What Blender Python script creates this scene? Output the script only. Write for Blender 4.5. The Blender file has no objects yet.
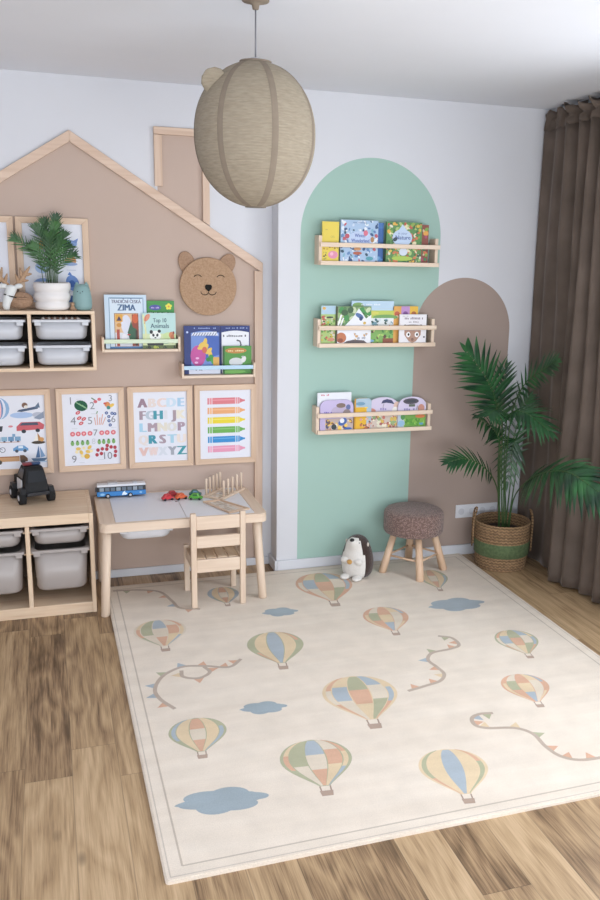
import bpy, bmesh, math, random
from mathutils import Vector, Matrix
PI = math.pi
sc = bpy.context.scene
COL = sc.collection

# ------------------------------------------------------------------ camera, world, light, exposure
F_PX, YAW, PITCH, ROLL = 887.18, 0.33095, 0.23123, 0.02498
cd = bpy.data.cameras.new('camera'); cam = bpy.data.objects.new('camera', cd); COL.objects.link(cam)
cd.sensor_fit = 'HORIZONTAL'; cd.sensor_width = 36.0; cd.lens = 36.0 * F_PX / 600
cd.shift_x = -50.67 / 600; cd.shift_y = 8.56 / 600
fw = Vector((math.sin(YAW) * math.cos(PITCH), math.cos(YAW) * math.cos(PITCH), -math.sin(PITCH)))
rt = Vector((math.cos(YAW), -math.sin(YAW), 0)); up = rt.cross(fw)
c_, s_ = math.cos(ROLL), math.sin(ROLL)
r2, u2 = c_ * rt + s_ * up, -s_ * rt + c_ * up
cam.matrix_world = Matrix(((r2.x, u2.x, -fw.x, -1.1748), (r2.y, u2.y, -fw.y, -4.8219), (r2.z, u2.z, -fw.z, 1.8074), (0, 0, 0, 1)))
sc.camera = cam
cd.clip_start = 0.05

wd = bpy.data.worlds.new('sky'); sc.world = wd; wd.use_nodes = True
bg = wd.node_tree.nodes['Background']; bg.inputs[0].default_value = (0.80, 0.88, 1.0, 1); bg.inputs[1].default_value = 0.7
ld = bpy.data.lights.new('window_daylight', 'AREA'); ld.shape = 'RECTANGLE'; ld.size = 1.9; ld.size_y = 1.7
ld.energy = 36; ld.color = (0.93, 0.965, 1.0)
lo = bpy.data.objects.new('window_daylight', ld); COL.objects.link(lo)
lo.location = (1.66, -2.42, 1.62); lo.rotation_euler = (0, math.radians(90), 0)
lo.rotation_euler = Vector((-1, -0.02, -0.42)).to_track_quat('-Z', 'Y').to_euler()
l2 = bpy.data.lights.new('added_room_fill', 'AREA'); l2.shape = 'RECTANGLE'; l2.size = 3.9; l2.size_y = 2.2  # added fill behind the camera, aimed up to brighten the ceiling
l2.energy = 180; l2.color = (0.92, 0.96, 1.0)
lo2 = bpy.data.objects.new('added_room_fill', l2); COL.objects.link(lo2)
lo2.location = (-.45, -6.9, .75); lo2.rotation_euler = Vector((.0, .55, .84)).to_track_quat('-Z', 'Y').to_euler()
vs = sc.view_settings
vs.view_transform = 'Standard'; vs.look = 'None'; vs.gamma = 1; vs.use_curve_mapping = False
vs.exposure = 0.34
try: sc.cycles.use_denoising = True
except Exception: pass

# ------------------------------------------------------------------ colour and materials
def L(h):
    if isinstance(h, (tuple, list)): return tuple(h)[:3]
    h = h.lstrip('#'); o = []
    for i in (0, 2, 4):
        c = int(h[i:i + 2], 16) / 255
        o.append(c / 12.92 if c <= 0.04045 else ((c + 0.055) / 1.055) ** 2.4)
    return tuple(o)

def new_mat(name):
    m = bpy.data.materials.new(name); m.use_nodes = True
    n = m.node_tree; return m, n, n.nodes, n.links, n.nodes['Principled BSDF']

def ramp(N, stops):
    r = N.new('ShaderNodeValToRGB'); e = r.color_ramp.elements
    while len(e) < len(stops): e.new(0.5)
    for k, (p, c) in enumerate(stops): e[k].position = p; e[k].color = (*L(c), 1)
    return r

def plain(name, col, rough=.6, var=.06, scale=8, bump=0, bscale=200, sheen=0, coat=0, sub=0):
    m, t, N, K, b = new_mat(name)
    tc = N.new('ShaderNodeTexCoord'); no = N.new('ShaderNodeTexNoise'); no.inputs['Scale'].default_value = scale; no.inputs['Detail'].default_value = 4
    K.new(tc.outputs['Object'], no.inputs['Vector'])
    c = L(col)
    r = ramp(N, [(0.3, tuple(x * (1 - var) for x in c)), (0.7, tuple(min(1, x * (1 + var)) for x in c))])
    K.new(no.outputs[0], r.inputs[0]); K.new(r.outputs[0], b.inputs['Base Color'])
    b.inputs['Roughness'].default_value = rough
    if sheen: b.inputs['Sheen Weight'].default_value = sheen; b.inputs['Sheen Roughness'].default_value = .4
    if coat: b.inputs['Coat Weight'].default_value = coat
    if sub: b.inputs['Subsurface Weight'].default_value = sub; b.inputs['Subsurface Radius'].default_value = (.02, .02, .02)
    if bump:
        n2 = N.new('ShaderNodeTexNoise'); n2.inputs['Scale'].default_value = bscale; n2.inputs['Detail'].default_value = 3
        K.new(tc.outputs['Object'], n2.inputs['Vector'])
        bp = N.new('ShaderNodeBump'); bp.inputs['Strength'].default_value = bump; bp.inputs['Distance'].default_value = .004
        K.new(n2.outputs[0], bp.inputs['Height']); K.new(bp.outputs[0], b.inputs['Normal'])
    return m

def wood(name, axis, c0, c1, c2, rough=.5, sc_=1.0):
    m, t, N, K, b = new_mat(name)
    tc = N.new('ShaderNodeTexCoord'); mp = N.new('ShaderNodeMapping')
    s = [38 * sc_, 38 * sc_, 38 * sc_]; s[axis] = 2.2 * sc_
    mp.inputs['Scale'].default_value = s
    K.new(tc.outputs['Object'], mp.inputs[0])
    no = N.new('ShaderNodeTexNoise'); no.inputs['Scale'].default_value = 1.0; no.inputs['Detail'].default_value = 6; no.inputs['Distortion'].default_value = .8
    K.new(mp.outputs[0], no.inputs['Vector'])
    r = ramp(N, [(0.25, c0), (0.5, c1), (0.75, c2)])
    K.new(no.outputs[0], r.inputs[0]); K.new(r.outputs[0], b.inputs['Base Color'])
    b.inputs['Roughness'].default_value = rough
    return m

def painted(name, rough=.55, mott=.0, mscale=60, bump=0, bscale=300, sheen=0, coat=0):
    """printed / dyed colour read from the mesh's own colour attribute"""
    m, t, N, K, b = new_mat(name)
    a = N.new('ShaderNodeAttribute'); a.attribute_name = 'Col'
    tc = N.new('ShaderNodeTexCoord')
    src = a.outputs['Color']
    if mott:
        no = N.new('ShaderNodeTexNoise'); no.inputs['Scale'].default_value = mscale; no.inputs['Detail'].default_value = 5
        K.new(tc.outputs['Object'], no.inputs['Vector'])
        mr = N.new('ShaderNodeMapRange'); mr.inputs[1].default_value = .3; mr.inputs[2].default_value = .7
        mr.inputs[3].default_value = 1 - mott; mr.inputs[4].default_value = 1 + mott
        K.new(no.outputs[0], mr.inputs[0])
        mx = N.new('ShaderNodeVectorMath'); mx.operation = 'SCALE'
        K.new(src, mx.inputs[0]); K.new(mr.outputs[0], mx.inputs['Scale']); src = mx.outputs[0]
    K.new(src, b.inputs['Base Color']); b.inputs['Roughness'].default_value = rough
    if sheen: b.inputs['Sheen Weight'].default_value = sheen
    if coat: b.inputs['Coat Weight'].default_value = coat
    if bump:
        n2 = N.new('ShaderNodeTexNoise'); n2.inputs['Scale'].default_value = bscale; n2.inputs['Detail'].default_value = 3
        K.new(tc.outputs['Object'], n2.inputs['Vector'])
        bp = N.new('ShaderNodeBump'); bp.inputs['Strength'].default_value = bump; bp.inputs['Distance'].default_value = .004
        K.new(n2.outputs[0], bp.inputs['Height']); K.new(bp.outputs[0], b.inputs['Normal'])
    return m

BIRCH = ('#d5bda6', '#dec8b2', '#e6d3bf')
M = {}
for i, ax in enumerate('xyz'):
    M['pine_' + ax] = wood('pine_wood_' + ax, i, '#d4b698', '#dfc5a8', '#e8d3ba')
    M['birch_' + ax] = wood('birch_wood_' + ax, i, *BIRCH)
    M['trim_' + ax] = wood('batten_wood_' + ax, i, '#c9ac95', '#d4b9a4', '#ddc6b2')
    M['frame_' + ax] = wood('oak_frame_wood_' + ax, i, '#c9aa8f', '#d5b89e', '#dec5ad')
M['beech'] = wood('beech_leg_wood', 2, '#cfac8e', '#dab99b', '#e2c6ab')
M['print'] = painted('printed_paper', .75)
M['cover'] = painted('printed_cover', .5)
M['toy'] = painted('toy_plastic', .38, coat=.15)
M['toy_matte'] = painted('matte_toy_plastic', .7)
M['plush'] = painted('plush_fabric', .95, mott=.10, mscale=220, bump=.7, bscale=350, sheen=.3)
M['rug'] = painted('woven_rug', .95, mott=.05, mscale=9, bump=.35, bscale=420, sheen=.15)
def streak_rug():
    m = M['rug']; N, K = m.node_tree.nodes, m.node_tree.links; b = N['Principled BSDF']
    lnk = b.inputs['Base Color'].links[0]; src = lnk.from_socket
    tc = N.new('ShaderNodeTexCoord'); mp = N.new('ShaderNodeMapping'); mp.inputs['Scale'].default_value = (1.4, 13, 1); K.new(tc.outputs['Object'], mp.inputs[0])
    no = N.new('ShaderNodeTexNoise'); no.inputs['Scale'].default_value = 1; no.inputs['Detail'].default_value = 6; K.new(mp.outputs[0], no.inputs['Vector'])
    r = ramp(N, [(.35, (.96, .945, .93)), (.65, (1.03, 1.03, 1.03))]); K.new(no.outputs[0], r.inputs[0])
    mx = N.new('ShaderNodeMix'); mx.data_type = 'RGBA'; mx.blend_type = 'MULTIPLY'; mx.inputs[0].default_value = 1; K.new(src, mx.inputs[6]); K.new(r.outputs[0], mx.inputs[7])
    n3 = N.new('ShaderNodeTexNoise'); n3.inputs['Scale'].default_value = 260; n3.inputs['Detail'].default_value = 2; K.new(tc.outputs['Object'], n3.inputs['Vector'])
    r3 = ramp(N, [(.3, (.93, .93, .93)), (.7, (1.05, 1.05, 1.05))]); K.new(n3.outputs[0], r3.inputs[0])
    m2 = N.new('ShaderNodeMix'); m2.data_type = 'RGBA'; m2.blend_type = 'MULTIPLY'; m2.inputs[0].default_value = 1; K.new(mx.outputs[2], m2.inputs[6]); K.new(r3.outputs[0], m2.inputs[7])
    K.new(m2.outputs[2], b.inputs['Base Color'])
streak_rug()
M['pages'] = plain('page_paper', '#ece6da', .8, .03, 60)
M['white_plastic'] = plain('white_plastic', '#dcdde2', .35, .015, 4)
M['grey_plastic'] = plain('translucent_grey_plastic', '#aca4a0', .35, .02, 3)
M['bin_plastic'] = plain('frosted_white_plastic', '#c3c5cb', .35, .02, 5)
M['inside_shade'] = plain('unit_inside_shade', '#3a322c', .8, .05)  # shade inside the wall unit, put into a dark colour
M['board_back'] = plain('brown_back_panel', '#6e5b4c', .8, .05)
M['white_board'] = plain('white_table_lid', '#e4e5ea', .4, .01, 3)
M['white_paint'] = plain('white_skirting', '#d3d5db', .5, .01, 3)
M['cer_white'] = plain('white_ceramic', '#e6e2e0', .4, .02, 10)
M['mint'] = plain('mint_silicone', '#84a5a5', .5, .02, 20)
M['mat_black'] = plain('black_plastic', '#0d0f14', .4, .1, 20)
M['rubber'] = plain('black_rubber', '#141416', .8, .1, 80, bump=.5, bscale=300)
M['metal_white'] = plain('white_metal', '#c9cad0', .4, .01)
M['cord'] = plain('grey_cord', '#77767c', .7, .05)

# ------------------------------------------------------------------ mesh builder
class MB:
    def __init__(self): self.v = []; self.f = []; self.fm = []; self.fc = []; self.fs = []; self.m = 0; self.c = (1, 1, 1); self.s = False
    def col(self, c): self.c = L(c); return self
    def mat(self, i): self.m = i; return self
    def sm(self, s=True): self.s = s; return self
    def add(self, vs, fs):
        o = len(self.v); self.v += [tuple(p) for p in vs]
        for f in fs:
            self.f.append(tuple(o + i for i in f)); self.fm.append(self.m); self.fc.append(self.c); self.fs.append(self.s)
        return self
    def box(self, x0, x1, y0, y1, z0, z1):
        return self.add([(x0, y0, z0), (x1, y0, z0), (x1, y1, z0), (x0, y1, z0), (x0, y0, z1), (x1, y0, z1), (x1, y1, z1), (x0, y1, z1)],
                        [(0, 3, 2, 1), (4, 5, 6, 7), (0, 1, 5, 4), (1, 2, 6, 5), (2, 3, 7, 6), (3, 0, 4, 7)])
    def obox(self, c, X, Y, Z):
        """box by centre and half-axis vectors"""
        c, X, Y, Z = Vector(c), Vector(X), Vector(Y), Vector(Z); vs = []
        for z in (-1, 1):
            for x, y in ((-1, -1), (1, -1), (1, 1), (-1, 1)): vs.append(c + x * X + y * Y + z * Z)
        return self.add(vs, [(0, 3, 2, 1), (4, 5, 6, 7), (0, 1, 5, 4), (1, 2, 6, 5), (2, 3, 7, 6), (3, 0, 4, 7)])
    def bar(self, p0, p1, w, t, upv=(0, 0, 1)):
        p0, p1 = Vector(p0), Vector(p1); d = p1 - p0; X = d.normalized(); Y = Vector(upv).cross(X)
        if Y.length < 1e-4: Y = Vector((0, 1, 0)).cross(X)
        Y.normalize(); Z = X.cross(Y)
        return self.obox((p0 + p1) / 2, d / 2, Y * w / 2, Z * t / 2)
    def prism(self, poly, fn, n0, n1):
        k = len(poly); vs = [fn(u, v, n0) for u, v in poly] + [fn(u, v, n1) for u, v in poly]
        fs = [tuple(range(k - 1, -1, -1)), tuple(range(k, 2 * k))] + [(i, (i + 1) % k, k + (i + 1) % k, k + i) for i in range(k)]
        return self.add(vs, fs)
    def loft(self, rings, cap0=True, cap1=True):
        n = len(rings[0]); vs = [p for r in rings for p in r]; fs = []
        for a in range(len(rings) - 1):
            for i in range(n):
                j = (i + 1) % n; fs.append((a * n + i, a * n + j, (a + 1) * n + j, (a + 1) * n + i))
        if cap0: fs.append(tuple(range(n - 1, -1, -1)))
        if cap1: fs.append(tuple(range((len(rings) - 1) * n, len(rings) * n)))
        return self.add(vs, fs)
    def tube(self, pts, r, seg=10, cap=True):
        pts = [Vector(p) for p in pts]; n = len(pts)
        rs = r if isinstance(r, (list, tuple)) else [r] * n
        rings = []; prev = None
        for i, p in enumerate(pts):
            d = (pts[min(i + 1, n - 1)] - pts[max(i - 1, 0)]).normalized()
            if prev is None:
                a = Vector((0, 0, 1)) if abs(d.z) < .9 else Vector((1, 0, 0)); X = d.cross(a).normalized()
            else:
                X = (prev - d * prev.dot(d)).normalized()
            prev = X; Y = d.cross(X)
            rings.append([p + rs[i] * (math.cos(2 * PI * k / seg) * X + math.sin(2 * PI * k / seg) * Y) for k in range(seg)])
        return self.loft(rings, cap, cap)
    def cyl(self, p0, p1, r0, r1=None, seg=16): return self.tube([p0, p1], [r0, r0 if r1 is None else r1], seg)
    def lathe(self, prof, c=(0, 0, 0), seg=32, cap0=True, cap1=True):
        rings = [[(c[0] + r * math.cos(2 * PI * k / seg), c[1] + r * math.sin(2 * PI * k / seg), c[2] + z) for k in range(seg)] for r, z in prof]
        return self.loft(rings, cap0, cap1)
    def ell(self, c, rad, rot=None, seg=20, rows=12, power=1.0):
        c = Vector(c); rings = []
        for i in range(rows + 1):
            th = -PI / 2 + PI * (i + .0) / rows; th = max(min(th, PI / 2 - .02), -PI / 2 + .02)
            ring = []
            for k in range(seg):
                ph = 2 * PI * k / seg
                p = Vector((rad[0] * math.cos(th) * math.cos(ph), rad[1] * math.cos(th) * math.sin(ph), rad[2] * math.sin(th)))
                if rot is not None: p = rot @ p
                ring.append(c + p)
            rings.append(ring)
        return self.loft(rings)
    def build(self, name, mats, parent=None, bevel=0, org=None, seg=2, recalc=True, subsurf=0):
        me = bpy.data.meshes.new(name)
        vs = self.v
        if org is not None: vs = [(x - org[0], y - org[1], z - org[2]) for x, y, z in vs]
        me.from_pydata(vs, [], self.f)
        for m in (mats if isinstance(mats, (list, tuple)) else [mats]): me.materials.append(m)
        me.polygons.foreach_set('material_index', self.fm); me.polygons.foreach_set('use_smooth', self.fs)
        at = me.color_attributes.new('Col', 'FLOAT_COLOR', 'CORNER')
        buf = []
        for p in me.polygons: buf += [*self.fc[p.index], 1.0] * p.loop_total
        at.data.foreach_set('color', buf)
        if recalc:
            b = bmesh.new(); b.from_mesh(me); bmesh.ops.recalc_face_normals(b, faces=b.faces); b.to_mesh(me); b.free()
        me.update()
        o = bpy.data.objects.new(name, me); COL.objects.link(o)
        if org is not None: o.location = org
        if bevel:
            md = o.modifiers.new('edge', 'BEVEL'); md.width = bevel; md.segments = seg; md.limit_method = 'ANGLE'; md.angle_limit = math.radians(40)
        if subsurf:
            md = o.modifiers.new('round', 'SUBSURF'); md.levels = subsurf; md.render_levels = subsurf
        if parent is not None:
            o.parent = parent
            if parent.type == 'EMPTY': o.matrix_parent_inverse = Matrix.Translation(-Vector(parent.location))
            elif parent.get('org'): o.matrix_parent_inverse = Matrix.Translation(-Vector(parent.location))
        return o

def tag(o, label, cat, group=None, kind=None):
    if label: o['label'] = label
    if cat: o['category'] = cat
    if group: o['group'] = group
    if kind: o['kind'] = kind
    return o
def thing(name, label, cat, loc=(0, 0, 0), group=None):
    o = bpy.data.objects.new(name, None); COL.objects.link(o); o.location = loc; o.empty_display_size = .05
    return tag(o, label, cat, group)
def struct(o): o['kind'] = 'structure'; return o
def copy_thing(root, loc, rz, label, group=None):
    r = root.copy(); COL.objects.link(r); r.location = loc; r.rotation_euler = (0, 0, rz); r['label'] = label
    if group: r['group'] = group
    for ch in list(root.children):
        c = ch.copy(); COL.objects.link(c); c.parent = r
        for g in ch.children:
            d = g.copy(); COL.objects.link(d); d.parent = c
    return r

# flat printed artwork: shapes in (u, v) laid on a surface by fn(u, v, n)
FONT_CACHE = {}
def text_mesh(s):
    if s in FONT_CACHE: return FONT_CACHE[s]
    cu = bpy.data.curves.new('t', 'FONT'); cu.body = s; cu.size = 1; cu.fill_mode = 'FRONT'; cu.resolution_u = 3
    ob = bpy.data.objects.new('t', cu)
    COL.objects.link(ob); dg = bpy.context.evaluated_depsgraph_get(); dg.update()
    me = bpy.data.meshes.new_from_object(ob.evaluated_get(dg))
    vs = [(v.co.x, v.co.y) for v in me.vertices]; fs = [tuple(p.vertices) for p in me.polygons]
    bpy.data.objects.remove(ob); bpy.data.curves.remove(cu); bpy.data.meshes.remove(me)
    FONT_CACHE[s] = (vs, fs); return vs, fs
class Art:
    def __init__(self, mb, fn, base=3e-4, step=2e-5): self.mb = mb; self.fn = fn; self.n = base; self.st = step
    def poly(self, pts, c):
        self.mb.col(c); self.n += self.st
        self.mb.add([self.fn(u, v, self.n) for u, v in pts], [tuple(range(len(pts)))]); return self
    def rect(self, u0, u1, v0, v1, c): return self.poly([(u0, v0), (u1, v0), (u1, v1), (u0, v1)], c)
    def ell(self, u, v, a, b, c, rot=0, seg=16):
        cr, sr = math.cos(rot), math.sin(rot); P = []
        for k in range(seg):
            t = 2 * PI * k / seg; x, y = a * math.cos(t), b * math.sin(t); P.append((u + x * cr - y * sr, v + x * sr + y * cr))
        return self.poly(P, c)
    def tri(self, a, b, c_, c): return self.poly([a, b, c_], c)
    def line(self, pts, w, c):
        self.mb.col(c); self.n += self.st; n = len(pts); l = []; r = []
        for i, (u, v) in enumerate(pts):
            a = pts[max(i - 1, 0)]; b = pts[min(i + 1, n - 1)]; dx, dy = b[0] - a[0], b[1] - a[1]; d = math.hypot(dx, dy) or 1
            l.append((u - dy / d * w / 2, v + dx / d * w / 2)); r.append((u + dy / d * w / 2, v - dx / d * w / 2))
        P = [self.fn(a, b, self.n) for a, b in l + r]
        self.mb.add(P, [(i, i + 1, n + i + 1, n + i) for i in range(n - 1)]); return self
    def text(self, s, u, v, h, c, wmax=None, bold=0, center=True):
        vs, fs = text_mesh(s)
        if not vs: return self
        x0 = min(p[0] for p in vs); x1 = max(p[0] for p in vs); k = h / .72
        w = (x1 - x0) * k; kx = k if not wmax or w <= wmax else k * wmax / w
        ox = u - (x0 + x1) / 2 * kx if center else u - x0 * kx
        self.mb.col(c)
        for du in ((0,) if not bold else (-bold, 0, bold)):
            self.n += self.st
            self.mb.add([self.fn(ox + p[0] * kx + du, v + p[1] * k, self.n) for p in vs], fs)
        return self
    def scatter(self, u0, u1, v0, v1, cols, n, size, seed):
        R = random.Random(seed)
        for _ in range(n):
            a = size * R.uniform(.5, 1.3); b = a * R.uniform(.4, .9)
            self.ell(min(max(R.uniform(u0, u1), u0 + a), u1 - a), min(max(R.uniform(v0, v1), v0 + a), v1 - a), a, b, R.choice(cols), R.uniform(0, PI), 8)
        return self
def spline(pts, n=8):
    out = []; P = [Vector(p) for p in pts]; P = [2 * P[0] - P[1]] + P + [2 * P[-1] - P[-2]]
    for i in range(1, len(P) - 2):
        for k in range(n):
            t = k / n; a, b, c, d = P[i - 1:i + 3]
            out.append(.5 * ((2 * b) + (c - a) * t + (2 * a - 5 * b + 4 * c - d) * t * t + (3 * b - a - 3 * c + d) * t ** 3))
    out.append(P[-2]); return out
def rr(w, d, r, n=5):
    """rounded rectangle outline centred on 0"""
    P = []
    for cx, cy, a0 in ((w / 2 - r, d / 2 - r, 0), (-w / 2 + r, d / 2 - r, 90), (-w / 2 + r, -d / 2 + r, 180), (w / 2 - r, -d / 2 + r, 270)):
        for k in range(n + 1):
            a = math.radians(a0 + 90 * k / n); P.append((cx + r * math.cos(a), cy + r * math.sin(a)))
    return P
WALL = lambda y: (lambda u, v, n: (u, y - n, v))       # a picture plane parallel to the back wall, facing the room

# ------------------------------------------------------------------ the setting
CEIL, XR, YA, XL, YB = 2.60, 1.575, -0.142, -2.45, -6.8
def mathn(N, K, op, a, b=None, clamp=False):
    n = N.new('ShaderNodeMath'); n.operation = op; n.use_clamp = clamp
    for i, x in enumerate((a, b)):
        if x is None: continue
        if isinstance(x, (int, float)): n.inputs[i].default_value = x
        else: K.new(x, n.inputs[i])
    return n.outputs[0]
def wall_base(name, painter):
    m, t, N, K, b = new_mat(name)
    tc = N.new('ShaderNodeTexCoord'); sp = N.new('ShaderNodeSeparateXYZ'); K.new(tc.outputs['Object'], sp.inputs[0])
    X, Z = sp.outputs['X'], sp.outputs['Z']
    col = N.new('ShaderNodeRGB'); col.outputs[0].default_value = (*L('#d6d7dc'), 1); cur = col.outputs[0]
    for mask, c in painter(N, K, X, Z):
        mx = N.new('ShaderNodeMix'); mx.data_type = 'RGBA'
        K.new(mask, mx.inputs[0]); K.new(cur, mx.inputs[6]); mx.inputs[7].default_value = (*L(c), 1); cur = mx.outputs[2]
    no = N.new('ShaderNodeTexNoise'); no.inputs['Scale'].default_value = 3; no.inputs['Detail'].default_value = 5; K.new(tc.outputs['Object'], no.inputs['Vector'])
    mr = N.new('ShaderNodeMapRange'); mr.inputs[3].default_value = .97; mr.inputs[4].default_value = 1.03; K.new(no.outputs[0], mr.inputs[0])
    vm = N.new('ShaderNodeVectorMath'); vm.operation = 'SCALE'; K.new(cur, vm.inputs[0]); K.new(mr.outputs[0], vm.inputs['Scale'])
    K.new(vm.outputs[0], b.inputs['Base Color']); b.inputs['Roughness'].default_value = .85
    n2 = N.new('ShaderNodeTexNoise'); n2.inputs['Scale'].default_value = 180; K.new(tc.outputs['Object'], n2.inputs['Vector'])
    bp = N.new('ShaderNodeBump'); bp.inputs['Strength'].default_value = .08; bp.inputs['Distance'].default_value = .003
    K.new(n2.outputs[0], bp.inputs['Height']); K.new(bp.outputs[0], b.inputs['Normal'])
    return m
BEIGE, GREEN, BEIGE2 = '#bfaa9d', '#a2c0b5', '#a6948a'
def house_paint(N, K, X, Z):
    dx = mathn(N, K, 'ABSOLUTE', mathn(N, K, 'SUBTRACT', X, -1.0265))
    roof = mathn(N, K, 'LESS_THAN', mathn(N, K, 'ADD', Z, mathn(N, K, 'MULTIPLY', dx, 0.637)), 2.325)
    side = mathn(N, K, 'LESS_THAN', dx, 0.965)
    c1 = mathn(N, K, 'LESS_THAN', mathn(N, K, 'ABSOLUTE', mathn(N, K, 'SUBTRACT', X, -0.478)), 0.125)
    c2 = mathn(N, K, 'LESS_THAN', Z, 2.372)
    yield mathn(N, K, 'MAXIMUM', mathn(N, K, 'MULTIPLY', roof, side), mathn(N, K, 'MULTIPLY', c1, c2)), BEIGE
def arch_paint(N, K, X, Z):
    def arch(cx, cz, r):
        dx = mathn(N, K, 'SUBTRACT', X, cx); dz = mathn(N, K, 'MAXIMUM', mathn(N, K, 'SUBTRACT', Z, cz), 0)
        return mathn(N, K, 'LESS_THAN', mathn(N, K, 'ADD', mathn(N, K, 'MULTIPLY', dx, dx), mathn(N, K, 'MULTIPLY', dz, dz)), r * r)
    yield arch(0.526, 1.882, 0.405), GREEN
    yield arch(1.099, 1.366, 0.301), BEIGE2
m_plain = wall_base('white_wall_paint', lambda N, K, X, Z: [])
m_house = wall_base('house_wall_paint', house_paint)
m_arch = wall_base('arch_wall_paint', arch_paint)
m_ceil = plain('ceiling_paint', '#e4e6ec', .9, .015, 2)

def floor_mat():
    m, t, N, K, b = new_mat('oak_planks')
    tc = N.new('ShaderNodeTexCoord'); sp = N.new('ShaderNodeSeparateXYZ'); K.new(tc.outputs['Object'], sp.inputs[0])
    X, Y = sp.outputs['X'], sp.outputs['Y']
    W, LEN = .158, 1.22
    u = mathn(N, K, 'DIVIDE', mathn(N, K, 'ADD', X, 4 * 1.0 + 1.013 - 4 * 1.0 + 10 * W), W); row = mathn(N, K, 'FLOOR', u); fu = mathn(N, K, 'FRACT', u)
    w1 = N.new('ShaderNodeTexWhiteNoise'); w1.noise_dimensions = '1D'; K.new(row, w1.inputs['W'])
    v = mathn(N, K, 'ADD', mathn(N, K, 'DIVIDE', mathn(N, K, 'ADD', Y, 2.34 + 12 * LEN), LEN), w1.outputs['Value']); pid = mathn(N, K, 'FLOOR', v); fv = mathn(N, K, 'FRACT', v)
    cb = N.new('ShaderNodeCombineXYZ'); K.new(row, cb.inputs[0]); K.new(pid, cb.inputs[1])
    w2 = N.new('ShaderNodeTexWhiteNoise'); w2.noise_dimensions = '3D'; K.new(cb.outputs[0], w2.inputs['Vector'])
    # grain, shifted per plank
    off = N.new('ShaderNodeVectorMath'); off.operation = 'SCALE'; K.new(w2.outputs['Color'], off.inputs[0]); off.inputs['Scale'].default_value = 37
    ad = N.new('ShaderNodeVectorMath'); ad.operation = 'ADD'; K.new(tc.outputs['Object'], ad.inputs[0]); K.new(off.outputs[0], ad.inputs[1])
    mp = N.new('ShaderNodeMapping'); mp.inputs['Scale'].default_value = (30, 1.5, 1); K.new(ad.outputs[0], mp.inputs[0])
    g1 = N.new('ShaderNodeTexNoise'); g1.inputs['Scale'].default_value = 1; g1.inputs['Detail'].default_value = 7; g1.inputs['Roughness'].default_value = .6; g1.inputs['Distortion'].default_value = .5
    K.new(mp.outputs[0], g1.inputs['Vector'])
    mp2 = N.new('ShaderNodeMapping'); mp2.inputs['Scale'].default_value = (120, 4, 1); K.new(ad.outputs[0], mp2.inputs[0])
    g2 = N.new('ShaderNodeTexNoise'); g2.inputs['Scale'].default_value = 1; g2.inputs['Detail'].default_value = 4; K.new(mp2.outputs[0], g2.inputs['Vector'])
    mp3 = N.new('ShaderNodeMapping'); mp3.inputs['Scale'].default_value = (4.2, .9, 1); K.new(ad.outputs[0], mp3.inputs[0])
    g3 = N.new('ShaderNodeTexNoise'); g3.inputs['Scale'].default_value = 1; g3.inputs['Detail'].default_value = 2; K.new(mp3.outputs[0], g3.inputs['Vector'])
    mp5 = N.new('ShaderNodeMapping'); mp5.inputs['Scale'].default_value = (330, 9, 1); K.new(ad.outputs[0], mp5.inputs[0])
    g5 = N.new('ShaderNodeTexNoise'); g5.inputs['Scale'].default_value = 1; g5.inputs['Detail'].default_value = 3; g5.inputs['Distortion'].default_value = .5; K.new(mp5.outputs[0], g5.inputs['Vector'])
    rings = mathn(N, K, 'FRACT', mathn(N, K, 'MULTIPLY', g3.outputs[0], 11.0))
    rings = mathn(N, K, 'ABSOLUTE', mathn(N, K, 'SUBTRACT', rings, .5))
    s = mathn(N, K, 'ADD', mathn(N, K, 'MULTIPLY', g1.outputs[0], .50), mathn(N, K, 'ADD', mathn(N, K, 'MULTIPLY', g2.outputs[0], .34), mathn(N, K, 'MULTIPLY', mathn(N, K, 'SUBTRACT', g5.outputs[0], .45), .34)))
    s = mathn(N, K, 'ADD', s, mathn(N, K, 'MULTIPLY', rings, .24))
    s = mathn(N, K, 'ADD', s, mathn(N, K, 'MULTIPLY', mathn(N, K, 'SUBTRACT', w2.outputs['Value'], .5), .26))
    r = ramp(N, [(0.28, '#5f4932'), (0.42, '#917557'), (0.54, '#b0936f'), (0.74, '#cbae8a')])
    K.new(s, r.inputs[0])
    # dark knots
    kn = N.new('ShaderNodeTexVoronoi'); kn.inputs['Scale'].default_value = 1; mp4 = N.new('ShaderNodeMapping'); mp4.inputs['Scale'].default_value = (5.2, 2.3, 1)
    K.new(ad.outputs[0], mp4.inputs[0]); K.new(mp4.outputs[0], kn.inputs['Vector'])
    knm = N.new('ShaderNodeMapRange'); knm.inputs[1].default_value = .03; knm.inputs[2].default_value = .10; knm.inputs[3].default_value = .55; knm.inputs[4].default_value = 1; K.new(kn.outputs['Distance'], knm.inputs[0])
    # seams between planks
    e1 = mathn(N, K, 'MINIMUM', fu, mathn(N, K, 'SUBTRACT', 1, fu)); e2 = mathn(N, K, 'MINIMUM', fv, mathn(N, K, 'SUBTRACT', 1, fv))
    g = mathn(N, K, 'MINIMUM', mathn(N, K, 'MULTIPLY', e1, W), mathn(N, K, 'MULTIPLY', e2, LEN))
    gm = N.new('ShaderNodeMapRange'); gm.inputs[1].default_value = .0004; gm.inputs[2].default_value = .0022; gm.inputs[3].default_value = .62; gm.inputs[4].default_value = 1; K.new(g, gm.inputs[0])
    vm = N.new('ShaderNodeVectorMath'); vm.operation = 'SCALE'; K.new(r.outputs[0], vm.inputs[0]); K.new(mathn(N, K, 'MULTIPLY', gm.outputs[0], knm.outputs[0]), vm.inputs['Scale'])
    K.new(vm.outputs[0], b.inputs['Base Color']); b.inputs['Roughness'].default_value = .42
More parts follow.
